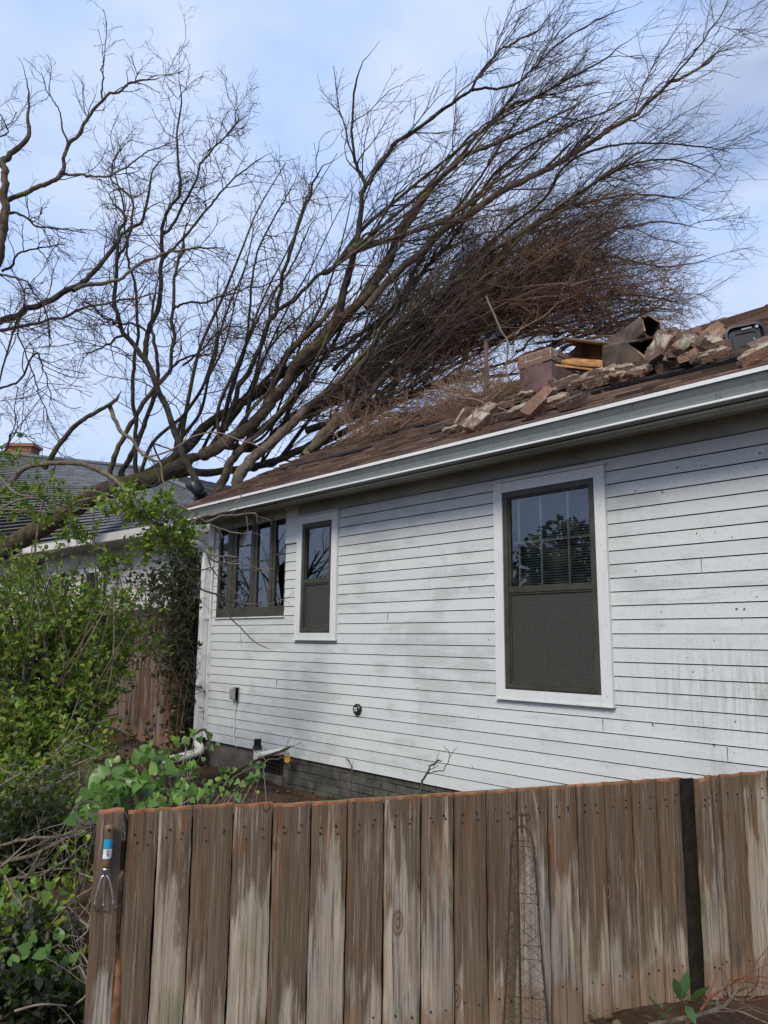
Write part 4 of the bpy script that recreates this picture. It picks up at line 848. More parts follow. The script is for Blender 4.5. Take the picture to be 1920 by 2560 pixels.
G1, h1 = grow(lP[1:], lR[1:], 170, (.3, .95), (30, 65), 8, .16, CU*.03, .008, .0045, .2, curl=.06); rest(G1, h1, ot, 4)
G2, h2 = grow(G1, h1, 900, (.14, .42), (30, 65), 6, .16, None, .0050, .0036, .2, curl=.08); rest(G2, h2, ot)
G3, h3 = grow(G2, h2, 1500, (.06, .16), (30, 60), 3, .12, None, .004, .003, .4); rest(G3, h3, ot)
V, F = cat2(ot); o = fastmesh('twigs', V, F, M['twig'], st_); o['kind'] = 'stuff'

# snapped limbs hanging over the shrub and corner
def stick(name, label, cat, defs, twn=0, twl=(.1, .3), mat='twigl', group=None, wig=.15, r0=.003, ctr=None):
    P0 = dp(*defs[0][1][0][:2], defs[0][2]); e = empty(name, P0, label, cat, group); Ps, Rs = [], []
    for nm, pts, d0, d1, mk, rr in defs:
        pts = [(x, y, rr[0]+(rr[1]-rr[0])*i/(len(pts)-1)) for i, (x, y) in enumerate(pts)]; Q, Rr = limb(pts, d0, d1, wob=.006)
        V, F = tubes(Q[None], Rr[None], 8); fastmesh(nm, V, F, BM.get(mk) or M[mk], e); Ps.append(Q); Rs.append(Rr)
    if twn:
        Q, q_ = grow(pk(Ps), pkr(Rs), twn, twl, (25, 65), 5, wig, None, r0, .0015, .2); V1 = tubes(Q, q_, 4); Q2, q2 = grow(Q, q_, twn*2, (twl[0]*.5, twl[1]*.5), (25, 65), 4, wig, None, r0*.6, .0012, .3); V, F = cat2([V1, tubes(Q2, q2, 3)]); fastmesh('twigs', V, F, M[mat], e)
    return e, Ps, Rs
stick('snapped_limb', 'snapped dark limb rising to a broken fork above the far roof', 'branch', [
 ('branch', [(98, 1012), (107, 994), (140, 944), (173, 911), (207, 891), (237, 874), (250, 862), (263, 845)], 8.6, 8.8, 'd', (6, 3.4)),
 ('branch', [(236, 873), (247, 904), (263, 934), (287, 951), (303, 977), (322, 990), (345, 1002), (352, 1040), (365, 1080), (372, 1110)], 8.8, 8.2, 'p', (5, 1.5)),
 ('branch', [(318, 988), (367, 974), (417, 944), (467, 934), (517, 951), (553, 961), (600, 985)], 8.7, 8.4, 'twigl', (2.4, 1)),
 ('branch', [(300, 1040), (333, 1050), (350, 1010), (332, 965), (345, 962), (390, 978)], 9, 9, 'd', (2.8, 1.5))], 26, (.15, .45))
stick('arching_limb', 'thick brown limb arching low over the leafy shrub', 'branch', [
 ('branch', [(-20, 1085), (20, 1045), (53, 1011), (110, 1001), (167, 1001), (217, 1017), (253, 1041), (273, 1064), (282, 1096), (286, 1130)], 7.9, 7.6, 'p', (6, 4)),
 ('branch', [(118, 1003), (105, 1040), (92, 1090), (80, 1150), (74, 1230)], 7.9, 7.6, 'p', (3.5, 2))], 12, (.1, .4))
stick('bare_sapling', 'tangle of thin pale bare stems hanging in front of the house corner', 'branch', [
 ('branch', [(130, 1110), (167, 1084), (207, 1074), (233, 1077), (267, 1097), (320, 1120), (352, 1160), (373, 1197), (390, 1220), (432, 1270), (471, 1284), (509, 1300), (571, 1305), (621, 1292)], 6.6, 7.0, 'p', (3, 1.6)),
 ('branch', [(467, 1284), (488, 1320), (525, 1361), (555, 1388), (590, 1405)], 7, 6.9, 'twigl', (2, 1.1)),
 ('branch', [(430, 1182), (457, 1199), (487, 1202), (517, 1203)], 6.9, 6.9, 'twigl', (1.7, 1.2)),
 ('branch', [(445, 1196), (467, 1213), (500, 1217), (530, 1220), (560, 1228), (592, 1229)], 6.9, 7.1, 'twigl', (1.9, 1.2)),
 ('branch', [(448, 1199), (462, 1235), (488, 1259), (510, 1280), (530, 1290)], 6.9, 7, 'twigl', (1.7, 1.1)),
 ('branch', [(363, 1067), (405, 1101), (446, 1128), (496, 1149), (538, 1153)], 6.8, 7, 'twigl', (2, 1.2)),
 ('branch', [(394, 1145), (430, 1120), (460, 1108), (492, 1103), (515, 1080), (525, 1061)], 6.9, 7, 'twigl', (1.7, 1.1)),
 ('branch', [(446, 1128), (480, 1115), (509, 1113), (550, 1109), (556, 1128), (563, 1133)], 6.9, 7.1, 'twigl', (2.1, 1.3)),
 ('branch', [(432, 1268), (428, 1290), (438, 1305)], 7, 6.9, 'p', (2, 1.6)),
 ('branch', [(330, 1212), (370, 1210), (420, 1232), (448, 1228), (475, 1220)], 6.9, 6.9, 'twigl', (1.6, 1.)),
 ('branch', [(532, 1115), (535, 1140), (530, 1175), (515, 1205)], 7., 7, 'twigl', (1.3, .9))], 34, (.08, .3), r0=.0025)
stick('hanging_branch', 'long thin branch draped over the roof edge before the vent pipe', 'branch', [
 ('branch', [(850, 880), (900, 860), (933, 843), (985, 855), (1050, 872), (1100, 888), (1180, 905), (1240, 925)], 7.6, 6.6, 'twigl', (1.6, 1.)),
 ('branch', [(1050, 640), (1075, 700), (1098, 745), (1095, 810), (1140, 850), (1170, 835)], 9, 8, 'p', (2.6, 1.))], 20, (.1, .5), r0=.003)
# ------------------------------------------------------------------ neighbouring house
nb = empty('neighbor_house', (-17, 5, 0), 'pale neighbouring house with grey hipped roof behind the shrub', 'house')
def planar(o, d=2): return o
Cn = at(520, 1245, 14.); Cn = np.array([Cn[0], Cn[1], Cn[2]]); dl = np.array([-math.cos(R(8)), -math.sin(R(8)), 0]); Bn = at(345, 1172, 20.); zt_ = Bn[2]; An = at(-150, 1150, 18.); dl = An-Bn; dl[2] = 0; dl = unit(dl)
def tabs(mb, A, Bv, Cv, Dv, rows, tw):     # shingled quad: A-B eave, D-C upper edge
    A, Bv, Cv, Dv = map(np.array, (A, Bv, Cv, Dv)); n_ = unit(np.cross(Bv-A, Dv-A)); n_ = n_ if n_[2] > 0 else -n_
    for r_ in range(rows):
        a0, b0 = A+(Dv-A)*r_/rows, Bv+(Cv-Bv)*r_/rows; a1, b1 = A+(Dv-A)*(r_+1)/rows, Bv+(Cv-Bv)*(r_+1)/rows; L_ = np.linalg.norm(b0-a0); mb.add([a0-n_*.004, b0-n_*.004, b1-n_*.004, a1-n_*.004], [(0, 1, 2, 3)]); m = max(1, int(L_/tw)); ph = random.random()
        ts = [0]+[min(1, max(0, (k+ph)/m)) for k in range(m)]+[1]
        for t0, t1 in zip(ts[:-1], ts[1:]):
            if t1-t0 < 1e-3: continue
            h = n_*random.uniform(.008, .02); p = a0+(b0-a0)*t0; q_ = a0+(b0-a0)*(t1-.004); r2 = a1+(b1-a1)*(t1-.004); s2 = a1+(b1-a1)*t0
            mb.add([p+h, q_+h, r2+n_*.002, s2+n_*.002, p, q_], [(0, 1, 2, 3), (4, 5, 1, 0)])
b = MB(); wz = 3.3; eR = np.array([-10.05, .05, wz]); eL = eR+np.array([-13, -1.4, 0]); back = np.array([.15, 2.15, .92])
tabs(b, eL, eR, Bn, Bn+dl*16, 40, .34)
Cb = Cn+np.array([.3, 8, 0]); tabs(b, eR, Cn, Bn+(0, .02, 0), Bn, 40, .35); tabs(b, Cn, Cb, Bn+(0, 1.2, 0), Bn, 34, .35); b.build('roof', M['greyshingle'], nb)
b = MB(); b.tube([Bn+dl*14+(0, 0, .03), Bn+(0, 0, .03), Cn+(0, 0, .03)], .07, 6); b.build('ridge_cap', M['greyshingle'], nb)
b = MB()
def wallq(A, Bv, z0, z1, th=.1): n_ = unit(np.cross(np.array(Bv)-A, (0, 0, 1)))*th; b.add([A, Bv, Bv-n_, A-n_, *[np.array([p[0], p[1], z1]) for p in (A, Bv, Bv-n_, A-n_)]], [(0, 1, 5, 4), (1, 2, 6, 5), (2, 3, 7, 6), (3, 0, 4, 7), (4, 5, 6, 7)])
wR = np.array([-10.35, .48, 0.]); wL = wR+np.array([-8, -.9, 0])
for k in range(30): # clapboards
    z0 = .25+k*.105; n_ = np.array([0, -.014, 0]); b.add([wR+(0, 0, z0)+n_, wL+(0, 0, z0)+n_, wL+(0, 0, z0+.105), wR+(0, 0, z0+.105), wR+(0, 0, z0), wL+(0, 0, z0)], [(0, 1, 2, 3), (4, 5, 1, 0)])
wallq(wR, wR+np.array([.2, 6, 0]), 0, 3.4); wallq(wR, wR+np.array([.2, 6, 0]), 0, 3.3)
b.build('wall', M['lightgrey'], nb)
b = MB(); dn = unit(eL-eR)
def beam(A, Bv, w, h, out_=(0, -1, 0)): o_ = np.array(out_)*w; b.add([A, Bv, Bv+o_, A+o_, *[p+np.array([0, 0, h]) for p in (A, Bv, Bv+o_, A+o_)]], [(3, 2, 1, 0), (4, 5, 6, 7), (0, 1, 5, 4), (1, 2, 6, 5), (2, 3, 7, 6), (3, 0, 4, 7)])
beam(eR+(0, 0, -.13), eL+(0, 0, -.13), .10, .13); beam(eR+(0, .02, -.16), Cn+(0, 0, -.16), .04, .17, (1, 0, 0))
b.build('gutter', M['lightgrey'], nb)
b = MB(); b.quad(eR+(0, 0, -.13), eL+(0, 0, -.13), wL+(0, .0, 3.12), wR+(0, 0, 3.12)); b.build('soffit', M['soffit'], nb)
def nbp(u, v, o_=0.): # on the neighbour's front wall
    nrm = unit(np.array([.9, -8, 0])*1.); nrm = unit(np.cross(wL-wR, (0, 0, 1))); d = ray(u, v); t = ((wR-CC)@nrm)/(d@nrm); return CC+d*t+np.array([0, -o_, 0])
for (u0, v0, u1, v1, lab) in ((172, 1426, 262, 1580, None), (84, 1440, 165, 1560, None)):
    a_, c_ = nbp(u0, v0, .03), nbp(u1, v1, .03); b = MB(); x0, x1, zt2, zb2 = a_[0], c_[0], a_[2], c_[2]; y_ = (a_[1]+c_[1])/2
    for (p, q_) in (((x0, zb2), (x0+.09, zt2)), ((x1-.09, zb2), (x1, zt2)), ((x0, zt2-.1), (x1, zt2)), ((x0, zb2-.03), (x1, zb2+.06)), (((x0+x1)/2-.03, zb2), ((x0+x1)/2+.03, zt2))): b.box((p[0], y_-.03, p[1]), (q_[0], y_+.03+random.random()*.003, q_[1]))
    wn_ = b.build('window', M['trim'], nb); g_ = MB(); g_.quad((x0, y_, zb2), (x1, y_, zb2), (x1, y_, zt2), (x0, y_, zt2)); sub(g_.build('pane', M['dark']), wn_)
b = MB(); q0 = nbp(96, 1418, .12); b.box((q0[0]-.2, q0[1]-.1, q0[2]-.28), (q0[0]+.22, q0[1], q0[2]+.12)); b.build('shutter', M['orange'], nb, bevel=.02)
A = at(8, 1212, 21.); Bc = at(72, 1205, 21.); b = MB(); ax = unit((Bc-A)*np.array([1, 1, 0])); ay = np.array([-ax[1], ax[0], 0]); w_ = np.linalg.norm((Bc-A)[:2]); zt2 = at(40, 1112, 21.)[2]; zb2 = at(40, 1300, 21.)[2]; z = zb2; rr_ = 0
while z < zt2:
    k = 0; x = -.1*(rr_ % 2)
    while x < w_:
        b.box((0, 0, 0), (1, 1, 1), M4=(np.stack([ax*(min(x+.2, w_)-max(x, 0)-.012), ay*w_*.7, np.array([0, 0, .062])], 1), A*np.array([1, 1, 0])+ax*max(x, 0)+np.array([0, 0, z])+ay*random.uniform(-.006, .006))); x += .2
    z += .075; rr_ += 1
b.box((0, 0, 0), (1, 1, 1), M4=(np.stack([ax*(w_+.12), ay*w_*.8, np.array([0, 0, .09])], 1), A*np.array([1, 1, 0])-ax*.06-ay*.05+np.array([0, 0, zt2])))
hb = Mat('orange brick'); hv = hb.island(); hbm = hb.fin(hb.mix(hv, (.26, .11, .065), (.42, .22, .14)), .9); b.build('chimney', hbm, nb)

# brown board fence between the houses
bf = MB(); x = -9.05; k = 0
while x > -17:
    w_ = .138; zt2 = 2.08+random.uniform(-.02, .02); bf.box((x-w_, -.02+random.uniform(-.004, .004), .0), (x-.004, .0, zt2)); x -= w_+.003
bf.box((-17, .0, 1.6), (-9.05, .04, 1.69)); tag(bf.build('board_fence', M['backfence']), 'tall reddish-brown board fence half buried in dark vines beyond the downspout', 'fence')
# ------------------------------------------------------------------ vegetation
def blobP(n, c, r, rd, d, shell=.35):
    """n points in an ellipsoid centred at reading (x, y) with pixel radii r at distance d, depth radius rd"""
    q_ = unit(RNG.normal(size=(n, 3)))*(RNG.random((n, 1))**shell); C0 = dp(c[0], c[1], d); k = S_*d/FPX
    return C0+q_[:, :1]*CR*r[0]*k+q_[:, 1:2]*CU*r[1]*k+q_[:, 2:]*CF*rd, C0, q_
def foliage(blobs, per, leafsz, tw=(.15, .4), mat='leaf', up=.35, gap=.75, lr=1.):
    LP, LD, LN, LS, TP, TR = [], [], [], [], [], []
    for (x, y, rx, ry, d, rd, n) in blobs:
        P, C0, q_ = blobP(n, (x, y), (rx, ry), rd, d); keep = (np.sin(P[:, 0]*5.1+P[:, 2]*3.)+np.sin(P[:, 1]*4.3-P[:, 2]*6.1)+RNG.normal(0, .6, n)) > -gap*1.5; P = P[keep]
        outw = unit(P-C0-CF*.35+np.array([0, 0, .25])); n = len(P); L_ = RNG.uniform(tw[0], tw[1], n); d_ = unit(outw+RNG.normal(0, .6, (n, 3))+np.array([0, 0, up])); seg = per; p = P; pts = [p]
        for s_ in range(seg):
            d_ = unit(d_+RNG.normal(0, .16, (n, 3))); p = p+d_*(L_/seg)[:, None]; pts.append(p)
            for sg in range(2):
                pr = unit(np.cross(d_, RNG.normal(size=(n, 3)))); LP.append(p); LD.append(unit(d_*.7+pr)); LN.append(unit(RNG.normal(0, .55, (n, 3))+np.array([0, 0, .9])-CF*.5)); LS.append(RNG.uniform(.4, 1.25, n)*leafsz)
        LP.append(p); LD.append(d_); LN.append(unit(RNG.normal(0, .5, (n, 3))+np.array([0, 0, .9]))); LS.append(RNG.uniform(.6, 1.1, n)*leafsz)
        TP.append(np.stack(pts, 1)); TR.append(np.tile(np.linspace(.0035, .0015, seg+1)*lr, (n, 1)))
    return (np.concatenate(LP), np.concatenate(LD), np.concatenate(LN), np.concatenate(LS)), (np.concatenate(TP), np.concatenate(TR))
sh = empty('leafy_shrub', dp(60, 1700, 6.0)*np.array([1, 1, 0]), 'big glossy green shrub filling the left side below the fallen trunk', 'shrub')
blobs = [(80, 1350, 165, 80, 6.6, .7, 400), (50, 1450, 190, 130, 6.1, .8, 560), (220, 1405, 95, 62, 6.8, .5, 250), (90, 1565, 105, 90, 5.9, .6, 330), (15, 1260, 55, 70, 7.2, .4, 130), (20, 1640, 90, 70, 5.4, .5, 160), (235, 1325, 45, 25, 6.6, .3, 30), (160, 1490, 60, 50, 6, .4, 80)]
lf, twg = foliage(blobs, 5, .052)
o = leafmesh('foliage', *lf, M['leaf'], sh)
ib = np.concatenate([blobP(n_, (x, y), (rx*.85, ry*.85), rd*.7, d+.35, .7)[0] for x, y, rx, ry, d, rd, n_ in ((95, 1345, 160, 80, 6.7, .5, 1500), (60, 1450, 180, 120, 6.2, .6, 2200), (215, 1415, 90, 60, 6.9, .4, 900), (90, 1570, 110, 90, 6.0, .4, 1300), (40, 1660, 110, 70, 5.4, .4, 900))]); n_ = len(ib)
leafmesh('inner_leaves', ib, unit(RNG.normal(size=(n_, 3))), unit(RNG.normal(0, .7, (n_, 3))+np.array([0, 0, .8])), RNG.uniform(.025, .055, n_), M['innerleaf'], sh)  # darker green puts the shade of the shrub interior into the leaf colour
V, F = tubes(*twg, 3); b_ = [(V, F)]
for _ in range(70):
    x0, y0 = random.uniform(-20, 160), random.uniform(1560, 1720); x1, y1 = random.uniform(-10, 290), random.uniform(1200, 1560); b_.append(tubes(catmull([dp(x0, y0, 6.2), dp((x0+x1)/2+random.uniform(-40, 40), (y0+y1)/2, random.uniform(5.8, 6.6)), dp(x1, y1, random.uniform(5.7, 6.8))], 12)[None], np.linspace(.014, .004, 12)[None], 5))
V, F = cat2(b_); fastmesh('stems', V, F, M['palebark'], sh)
# a torn-off leafy bough lying over the trunk
bo = empty('leafy_bough', dp(60, 1090, 6.6), 'yellow-green leafy bough lying across the fallen trunk and the gutter corner', 'branch')
bs = [(30, 1000, 22, 22, 7.0, .1, 14), (38, 1068, 38, 18, 6.9, .15, 22), (60, 1105, 30, 20, 6.8, .15, 18), (110, 1066, 30, 24, 6.7, .15, 24), (85, 1130, 40, 16, 6.7, .15, 18), (150, 1110, 30, 24, 6.6, .15, 22), (160, 1160, 30, 28, 6.6, .15, 30), (190, 1185, 30, 24, 6.6, .15, 18), (245, 1110, 40, 18, 6.5, .15, 26), (275, 1080, 26, 16, 6.5, .1, 16), (290, 1120, 34, 26, 6.5, .15, 34), (345, 1125, 50, 28, 6.5, .18, 60), (370, 1160, 50, 32, 6.5, .18, 64), (395, 1180, 36, 20, 6.5, .12, 34), (340, 1195, 40, 18, 6.6, .15, 24), (255, 1230, 24, 34, 6.5, .12, 34), (300, 1220, 20, 20, 6.6, .12, 12), (275, 1310, 34, 22, 6.4, .12, 18), (210, 1245, 26, 20, 6.5, .12, 12), (362, 1090, 24, 14, 6.5, .1, 16), (15, 1120, 30, 26, 6.9, .15, 18)]
bs = [(x, y, a*.95, b_*.9, d, e, max(5, int(n*.66))) for x, y, a, b_, d, e, n in bs]
lf, twg = foliage(bs, 4, .056, (.08, .20), gap=5)
leafmesh('foliage', *lf, M['leaf'], bo); b_ = [tubes(*twg, 3)]
for pts in ([(-30, 1115), (60, 1075), (150, 1095), (240, 1105), (345, 1130), (395, 1180)], [(150, 1095), (165, 1160), (240, 1200), (270, 1300)], [(345, 1130), (300, 1190), (250, 1240)], [(0, 1030), (40, 1068), (110, 1070), (200, 1060), (275, 1085)], [(200, 1100), (205, 1200), (210, 1330)], [(0, 1100), (80, 1104), (160, 1112)]): b_.append(tubes(catmull([dp(x, y, 6.6) for x, y in pts], 20)[None], np.linspace(.011, .003, 20)[None], 6))
V, F = cat2(b_); fastmesh('stems', V, F, M['twigl'], bo)
# dark vine thicket on the back fence
vt_ = empty('vine_thicket', onZ(520, 1850, .2), 'dark tangle of dead vines and ivy smothering the gap beside the downspout', 'vine')
blobs = [(375, 1280, 50, 40, 10.4, .3, 110), (405, 1390, 45, 95, 10.2, .35, 260), (420, 1480, 28, 110, 9.9, .3, 240), (330, 1265, 45, 18, 10.6, .2, 50), (405, 1560, 24, 46, 9.8, .25, 80), (410, 1220, 30, 50, 10.3, .3, 120), (270, 1606, 90, 7, 9.4, .2, 26), (225, 1480, 20, 40, 10.6, .2, 30), (408, 1330, 20, 130, 10.0, .15, 200)]
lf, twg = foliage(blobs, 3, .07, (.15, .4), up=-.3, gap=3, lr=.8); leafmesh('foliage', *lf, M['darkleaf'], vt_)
cr_ = []
for _ in range(150):
    x, y = random.uniform(290, 412), random.uniform(1230, 1600); 
    if x < 370 and y > 1400: continue
    d = random.uniform(9.2, 10.); cr_.append([dp(x, y, d), dp(x+random.uniform(-30, 30), y+random.uniform(0, 50), d+random.uniform(-.2, .2)), dp(min(418, x+random.uniform(-50, 50)), y+random.uniform(30, 110), d)])
cr_ = np.array([catmull(c, 10) for c in cr_]); cR = np.tile(np.linspace(.006, .004, 10), (len(cr_), 1)); Q, q_ = grow(cr_, cR, 500, (.1, .38), (20, 80), 8, .3, None, .004, .002, curl=.2); V, F = cat2([tubes(cr_, cR, 5), tubes(Q, q_, 3), tubes(*twg, 3)]); fastmesh('stems', V, F, M['darkbark'], vt_)
b = MB(); b.box((-9.4, .25, 0), (-8.95, 1.2, 2.7)); 
redp = np.array([catmull([dp(x+random.uniform(-8, 8), 1600, 9.2), dp(x+random.uniform(-20, 20), 1520, 9.3), dp(x+random.uniform(-25, 25), 1440+random.uniform(-40, 40), 9.5)], 10) for x in (360, 375, 380, 385, 395, 345)]); V, F = tubes(redp, np.tile(np.linspace(.006, .003, 10), (6, 1)), 5); fastmesh('red_stems', V, F, M['redtwig'], vt_)
# big ivy behind the near fence
iv = empty('ivy', dp(330, 1700, 3.7)*np.array([1, 1, 0]), 'broad bright green ivy sprawling behind the low fence top', 'ivy')
IP, IS = [], []
for (x, y, rx, ry, d, rd, n, sz) in ((290, 1665, 85, 42, 3.75, .3, 46, .115), (250, 1700, 60, 26, 3.5, .2, 26, .11), (400, 1690, 90, 24, 4.0, .35, 62, .075), (500, 1690, 70, 18, 4.2, .3, 40, .065), (555, 1670, 18, 22, 4.3, .1, 14, .06), (350, 1640, 40, 26, 3.9, .2, 18, .07), (395, 1590, 40, 14, 4.6, .1, 12, .07), (330, 1715, 120, 14, 3.6, .2, 40, .085), (205, 1735, 30, 40, 3.3, .15, 14, .09), (455, 1605, 20, 12, 4.8, .1, 7, .06)):
    P, _, _ = blobP(n, (x, y), (rx, ry), rd, d); IP.append(P); IS.append(RNG.uniform(.55, 1.2, n)*sz*.62)
IP = np.concatenate(IP); IS = np.concatenate(IS); n = len(IP)
leafmesh('foliage', IP, unit(RNG.normal(0, .8, (n, 3))+np.array([0, 0, -.5])), unit(RNG.normal(0, .4, (n, 3))-CF*1.0+np.array([0, 0, .9])), IS, M['ivy'], iv, 'ivy', .3)
gs = IP[RNG.choice(n, 110)]; ge = gs*.5+np.array([*dp(340, 1720, 3.9)[:2], .3])*.5+RNG.normal(0, .15, (110, 3)); ge[:, 2] = gz(ge[:, 0], ge[:, 1]); mid = (gs+ge)/2+np.array([0, 0, .08])+RNG.normal(0, .04, (110, 3)); V, F = tubes(np.array([catmull(c, 9) for c in np.stack([ge, mid, gs], 1)]), np.full((110, 9), .0022), 4); fastmesh('stems', V, F, M['twigl'], iv)
# brush pile on the left, in front of the shrub
bp_ = empty('brush_pile', onZ(120, 2300, .1), 'heap of cut vines, sticks and small ivy left of the fence end', 'brush')
blobs = [(70, 1790, 120, 60, 4.6, .5, 120), (60, 1900, 110, 80, 4.2, .4, 80), (80, 2010, 100, 80, 3.4, .25, 50), (50, 2130, 110, 60, 3.0, .2, 30), (60, 1700, 130, 45, 5.0, .4, 150), (180, 1650, 60, 30, 5.2, .3, 60), (130, 1960, 55, 60, 3.8, .3, 50)]
lf, twg = foliage(blobs, 4, .045, (.12, .34), up=.1, gap=1.2); leafmesh('foliage', *lf, M['leaf'], bp_)
P2 = []; [P2.append(blobP(n_, (x, y), (rx, ry), rd, d)[0]) for (x, y, rx, ry, rd, d, n_) in ((60, 1990, 80, 70, .2, 3.3, 60), (90, 2100, 80, 70, .2, 2.9, 50), (40, 2180, 70, 50, .2, 2.75, 34), (205, 1740, 20, 40, .1, 3.2, 16), (70, 1800, 90, 60, .3, 4.2, 40))]; P2 = np.concatenate(P2); n = len(P2)
leafmesh('ivy_leaves', P2, unit(RNG.normal(0, .8, (n, 3))), unit(RNG.normal(0, .5, (n, 3))-CF*.8+np.array([0, 0, .9])), RNG.uniform(.03, .055, n), M['ivy'], bp_, 'ivy', .3)
ds_, _, _ = blobP(2600, (90, 1960), (170, 330), .5, 4.3, .5); ds2 = blobP(900, (80, 2120), (120, 130), .25, 3.7, .5)[0]; ds_ = np.concatenate([ds_, ds2]); ds_ = ds_[ds_[:, 2] > -.1]; ds_ = np.concatenate([ds_, blobP(5200, (60, 1900), (125, 200), .22, 4.0, .7)[0], blobP(3200, (60, 2110), (130, 140), .22, 3.1, .7)[0], blobP(2200, (60, 2180), (130, 80), .15, 2.75, .7)[0]]); ds_ = ds_[ds_[:, 2] > -.05]; n = len(ds_)
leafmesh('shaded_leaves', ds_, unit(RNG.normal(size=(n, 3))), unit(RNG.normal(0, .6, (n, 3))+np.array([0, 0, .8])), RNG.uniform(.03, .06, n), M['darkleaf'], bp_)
cr_ = []; 
for _ in range(170):
    x, y = random.uniform(-40, 150), random.uniform(1640, 2190); d = np.interp(y, [1640, 2200], [4.9, 2.75])+random.uniform(-.25, .35); L_ = random.uniform(60, 190)*1.; a_ = random.choice((random.uniform(-1.1, .2), random.uniform(-.6, .1), random.uniform(.3, 1.3))); cr_.append(catmull([dp(x, y, d), dp(x+L_*.5*math.cos(a_), y+L_*.5*math.sin(a_)+random.uniform(-12, 12), d-.05), dp(min(x+L_*math.cos(a_), 172), y+L_*math.sin(a_), d)], 9))
cr_ = np.array(cr_); cR = np.linspace(1, .55, 9)[None]*RNG.uniform(.0022, .007, (len(cr_), 1)); Q, q_ = grow(cr_, cR, 420, (.08, .35), (20, 60), 5, .16, None, .003, .0014); V, F = cat2([tubes(cr_, cR, 6), tubes(Q, q_, 3)]); fastmesh('sticks', V, F, M['twigl'], bp_)
for k, (pts, r_) in enumerate((([(-10, 1868), (60, 1850), (120, 1822), (150, 1808), (200, 1790)], 5), ([(-10, 1905), (70, 1892), (130, 1868), (198, 1808)], 4.2), ([(-10, 1830), (60, 1812), (130, 1805), (160, 1800)], 3.5), ([(0, 2160), (30, 2100), (60, 2060), (80, 2030), (118, 1990), (190, 1920)], 2.8), ([(10, 1890), (40, 1950), (70, 2000), (110, 2060)], 3))):
    stick('cut_stick', ['stout pale stick, uppermost of the long ones in the brush pile', 'pale stick rising right just below the stout one', 'thin grey stick at the top edge of the brush pile', 'long thin stick climbing from the lower left corner', 'short stick sloping down to the right in the brush'][k], 'stick', [('branch', pts, 3.9 if k < 3 else 3.3, 3.3 if k < 3 else 3.0, 'p', (r_, r_*.7))], 5, (.1, .3), group='cut sticks in the brush pile')
b = MB()
pts = [dp(x, y, 3.6+dd) for x, y, dd in ((62, 1958, 0), (100, 1946, .03), (136, 1950, .0), (138, 1962, .05), (105, 1978, .0), (80, 1992, .04), (58, 1985, .0), (20, 2014, .05), (16, 2006, .0))]; b.add(pts, [(0, 1, 6), (1, 2, 3, 4), (1, 4, 5, 6), (0, 6, 7, 8)]); tag(b.build('torn_wrapper', M['paper']), 'crumpled pale blue wrapper caught in the brush pile', 'litter')
# corrugated drain hose in the brush
hp = catmull([dp(125, 1855, 4.3), dp(140, 1820, 4.2), dp(165, 1790, 4.1), (dp(190, 1755, 4.05))], 70); b = MB(); b.tube(hp, [.075+.006*math.sin(i_*1.7) for i_ in range(70)], 14, cap=True)
tag(b.build('corrugated_hose', M['concrete'], smooth=True), 'fat grey corrugated drain hose poking out of the brush by the fence end', 'hose')

# sage seedling, sticks and vine in front of the fence at lower right
z8 = lambda x, y: (1280+x*.3858, 1880+y*.3858)
def a8(x, y, d): return at(*z8(x, y), d)
sp_ = empty('seedling', a8(1110, 1640, 2.75), 'young green plant with lance-shaped leaves at the foot of the fence', 'plant')
for (bx, by, tx, ty, w_, d0, d1) in ((1100, 1620, 1135, 1352, 34, 2.75, 2.72), (1090, 1610, 1043, 1400, 26, 2.75, 2.66), (1160, 1620, 1278, 1448, 34, 2.75, 2.6), (1180, 1625, 1382, 1583, 26, 2.72, 2.5), (1110, 1600, 1150, 1500, 20, 2.7, 2.6), (1060, 1650, 915, 1695, 26, 2.72, 2.5), (1120, 1640, 1190, 1700, 24, 2.7, 2.5), (950, 1640, 975, 1600, 14, 2.8, 2.7)):
    A, Bv = a8(bx, by, d0-.28), a8(tx, ty, d1-.28); ax = Bv-A; sd_ = unit(np.cross(ax, CF))*w_*.3858*2.7/FPX; upn = unit(np.cross(sd_, ax)); V = []; 
    prof = [(0, .08), (.15, .5), (.4, 1), (.65, .85), (.85, .45), (1, .02)]
    for t, w in prof: c_ = A+ax*t-np.array([0, 0, .03])*t*t; V += [c_-sd_*w, c_-upn*.004*w, c_+sd_*w]
    F = []
    for i_ in range(5): F += [(i_*3, i_*3+1, i_*3+4, i_*3+3), (i_*3+1, i_*3+2, i_*3+5, i_*3+4)]
    MB().add(V, F).build('leaf', M['sage'], sp_, smooth=True)
b = MB(); b.tube([a8(1110, 1760, 2.5), a8(1100, 1600, 2.47)], .004, 6); b.build('stem', M['redtwig'], sp_)
def stick8(name, label, lines, mk, tw=0):
    P0 = a8(*lines[0][0][0], 2.6); e = empty(name, P0, label, 'stick', 'fallen sticks at the foot of the fence'); Ps, Rs = [], []
    for pts, d0, d1, r0, r1 in lines:
        Q = catmull([a8(x, y, d) for (x, y), d in zip(pts, np.linspace(d0, d1, len(pts)))], 18); Rr = np.linspace(r0, r1, 18)*RNG.uniform(.9, 1.1, 18); V, F = tubes(Q[None], Rr[None], 8); fastmesh('branch', V, F, M[mk], e); Ps.append(Q); Rs.append(Rr)
    if tw: Q, q_ = grow(pk(Ps), pkr(Rs), tw, (.05, .25), (20, 60), 5, .15, None, .003, .0015); V, F = tubes(Q, q_, 5); fastmesh('twigs', V, F, M[mk], e)
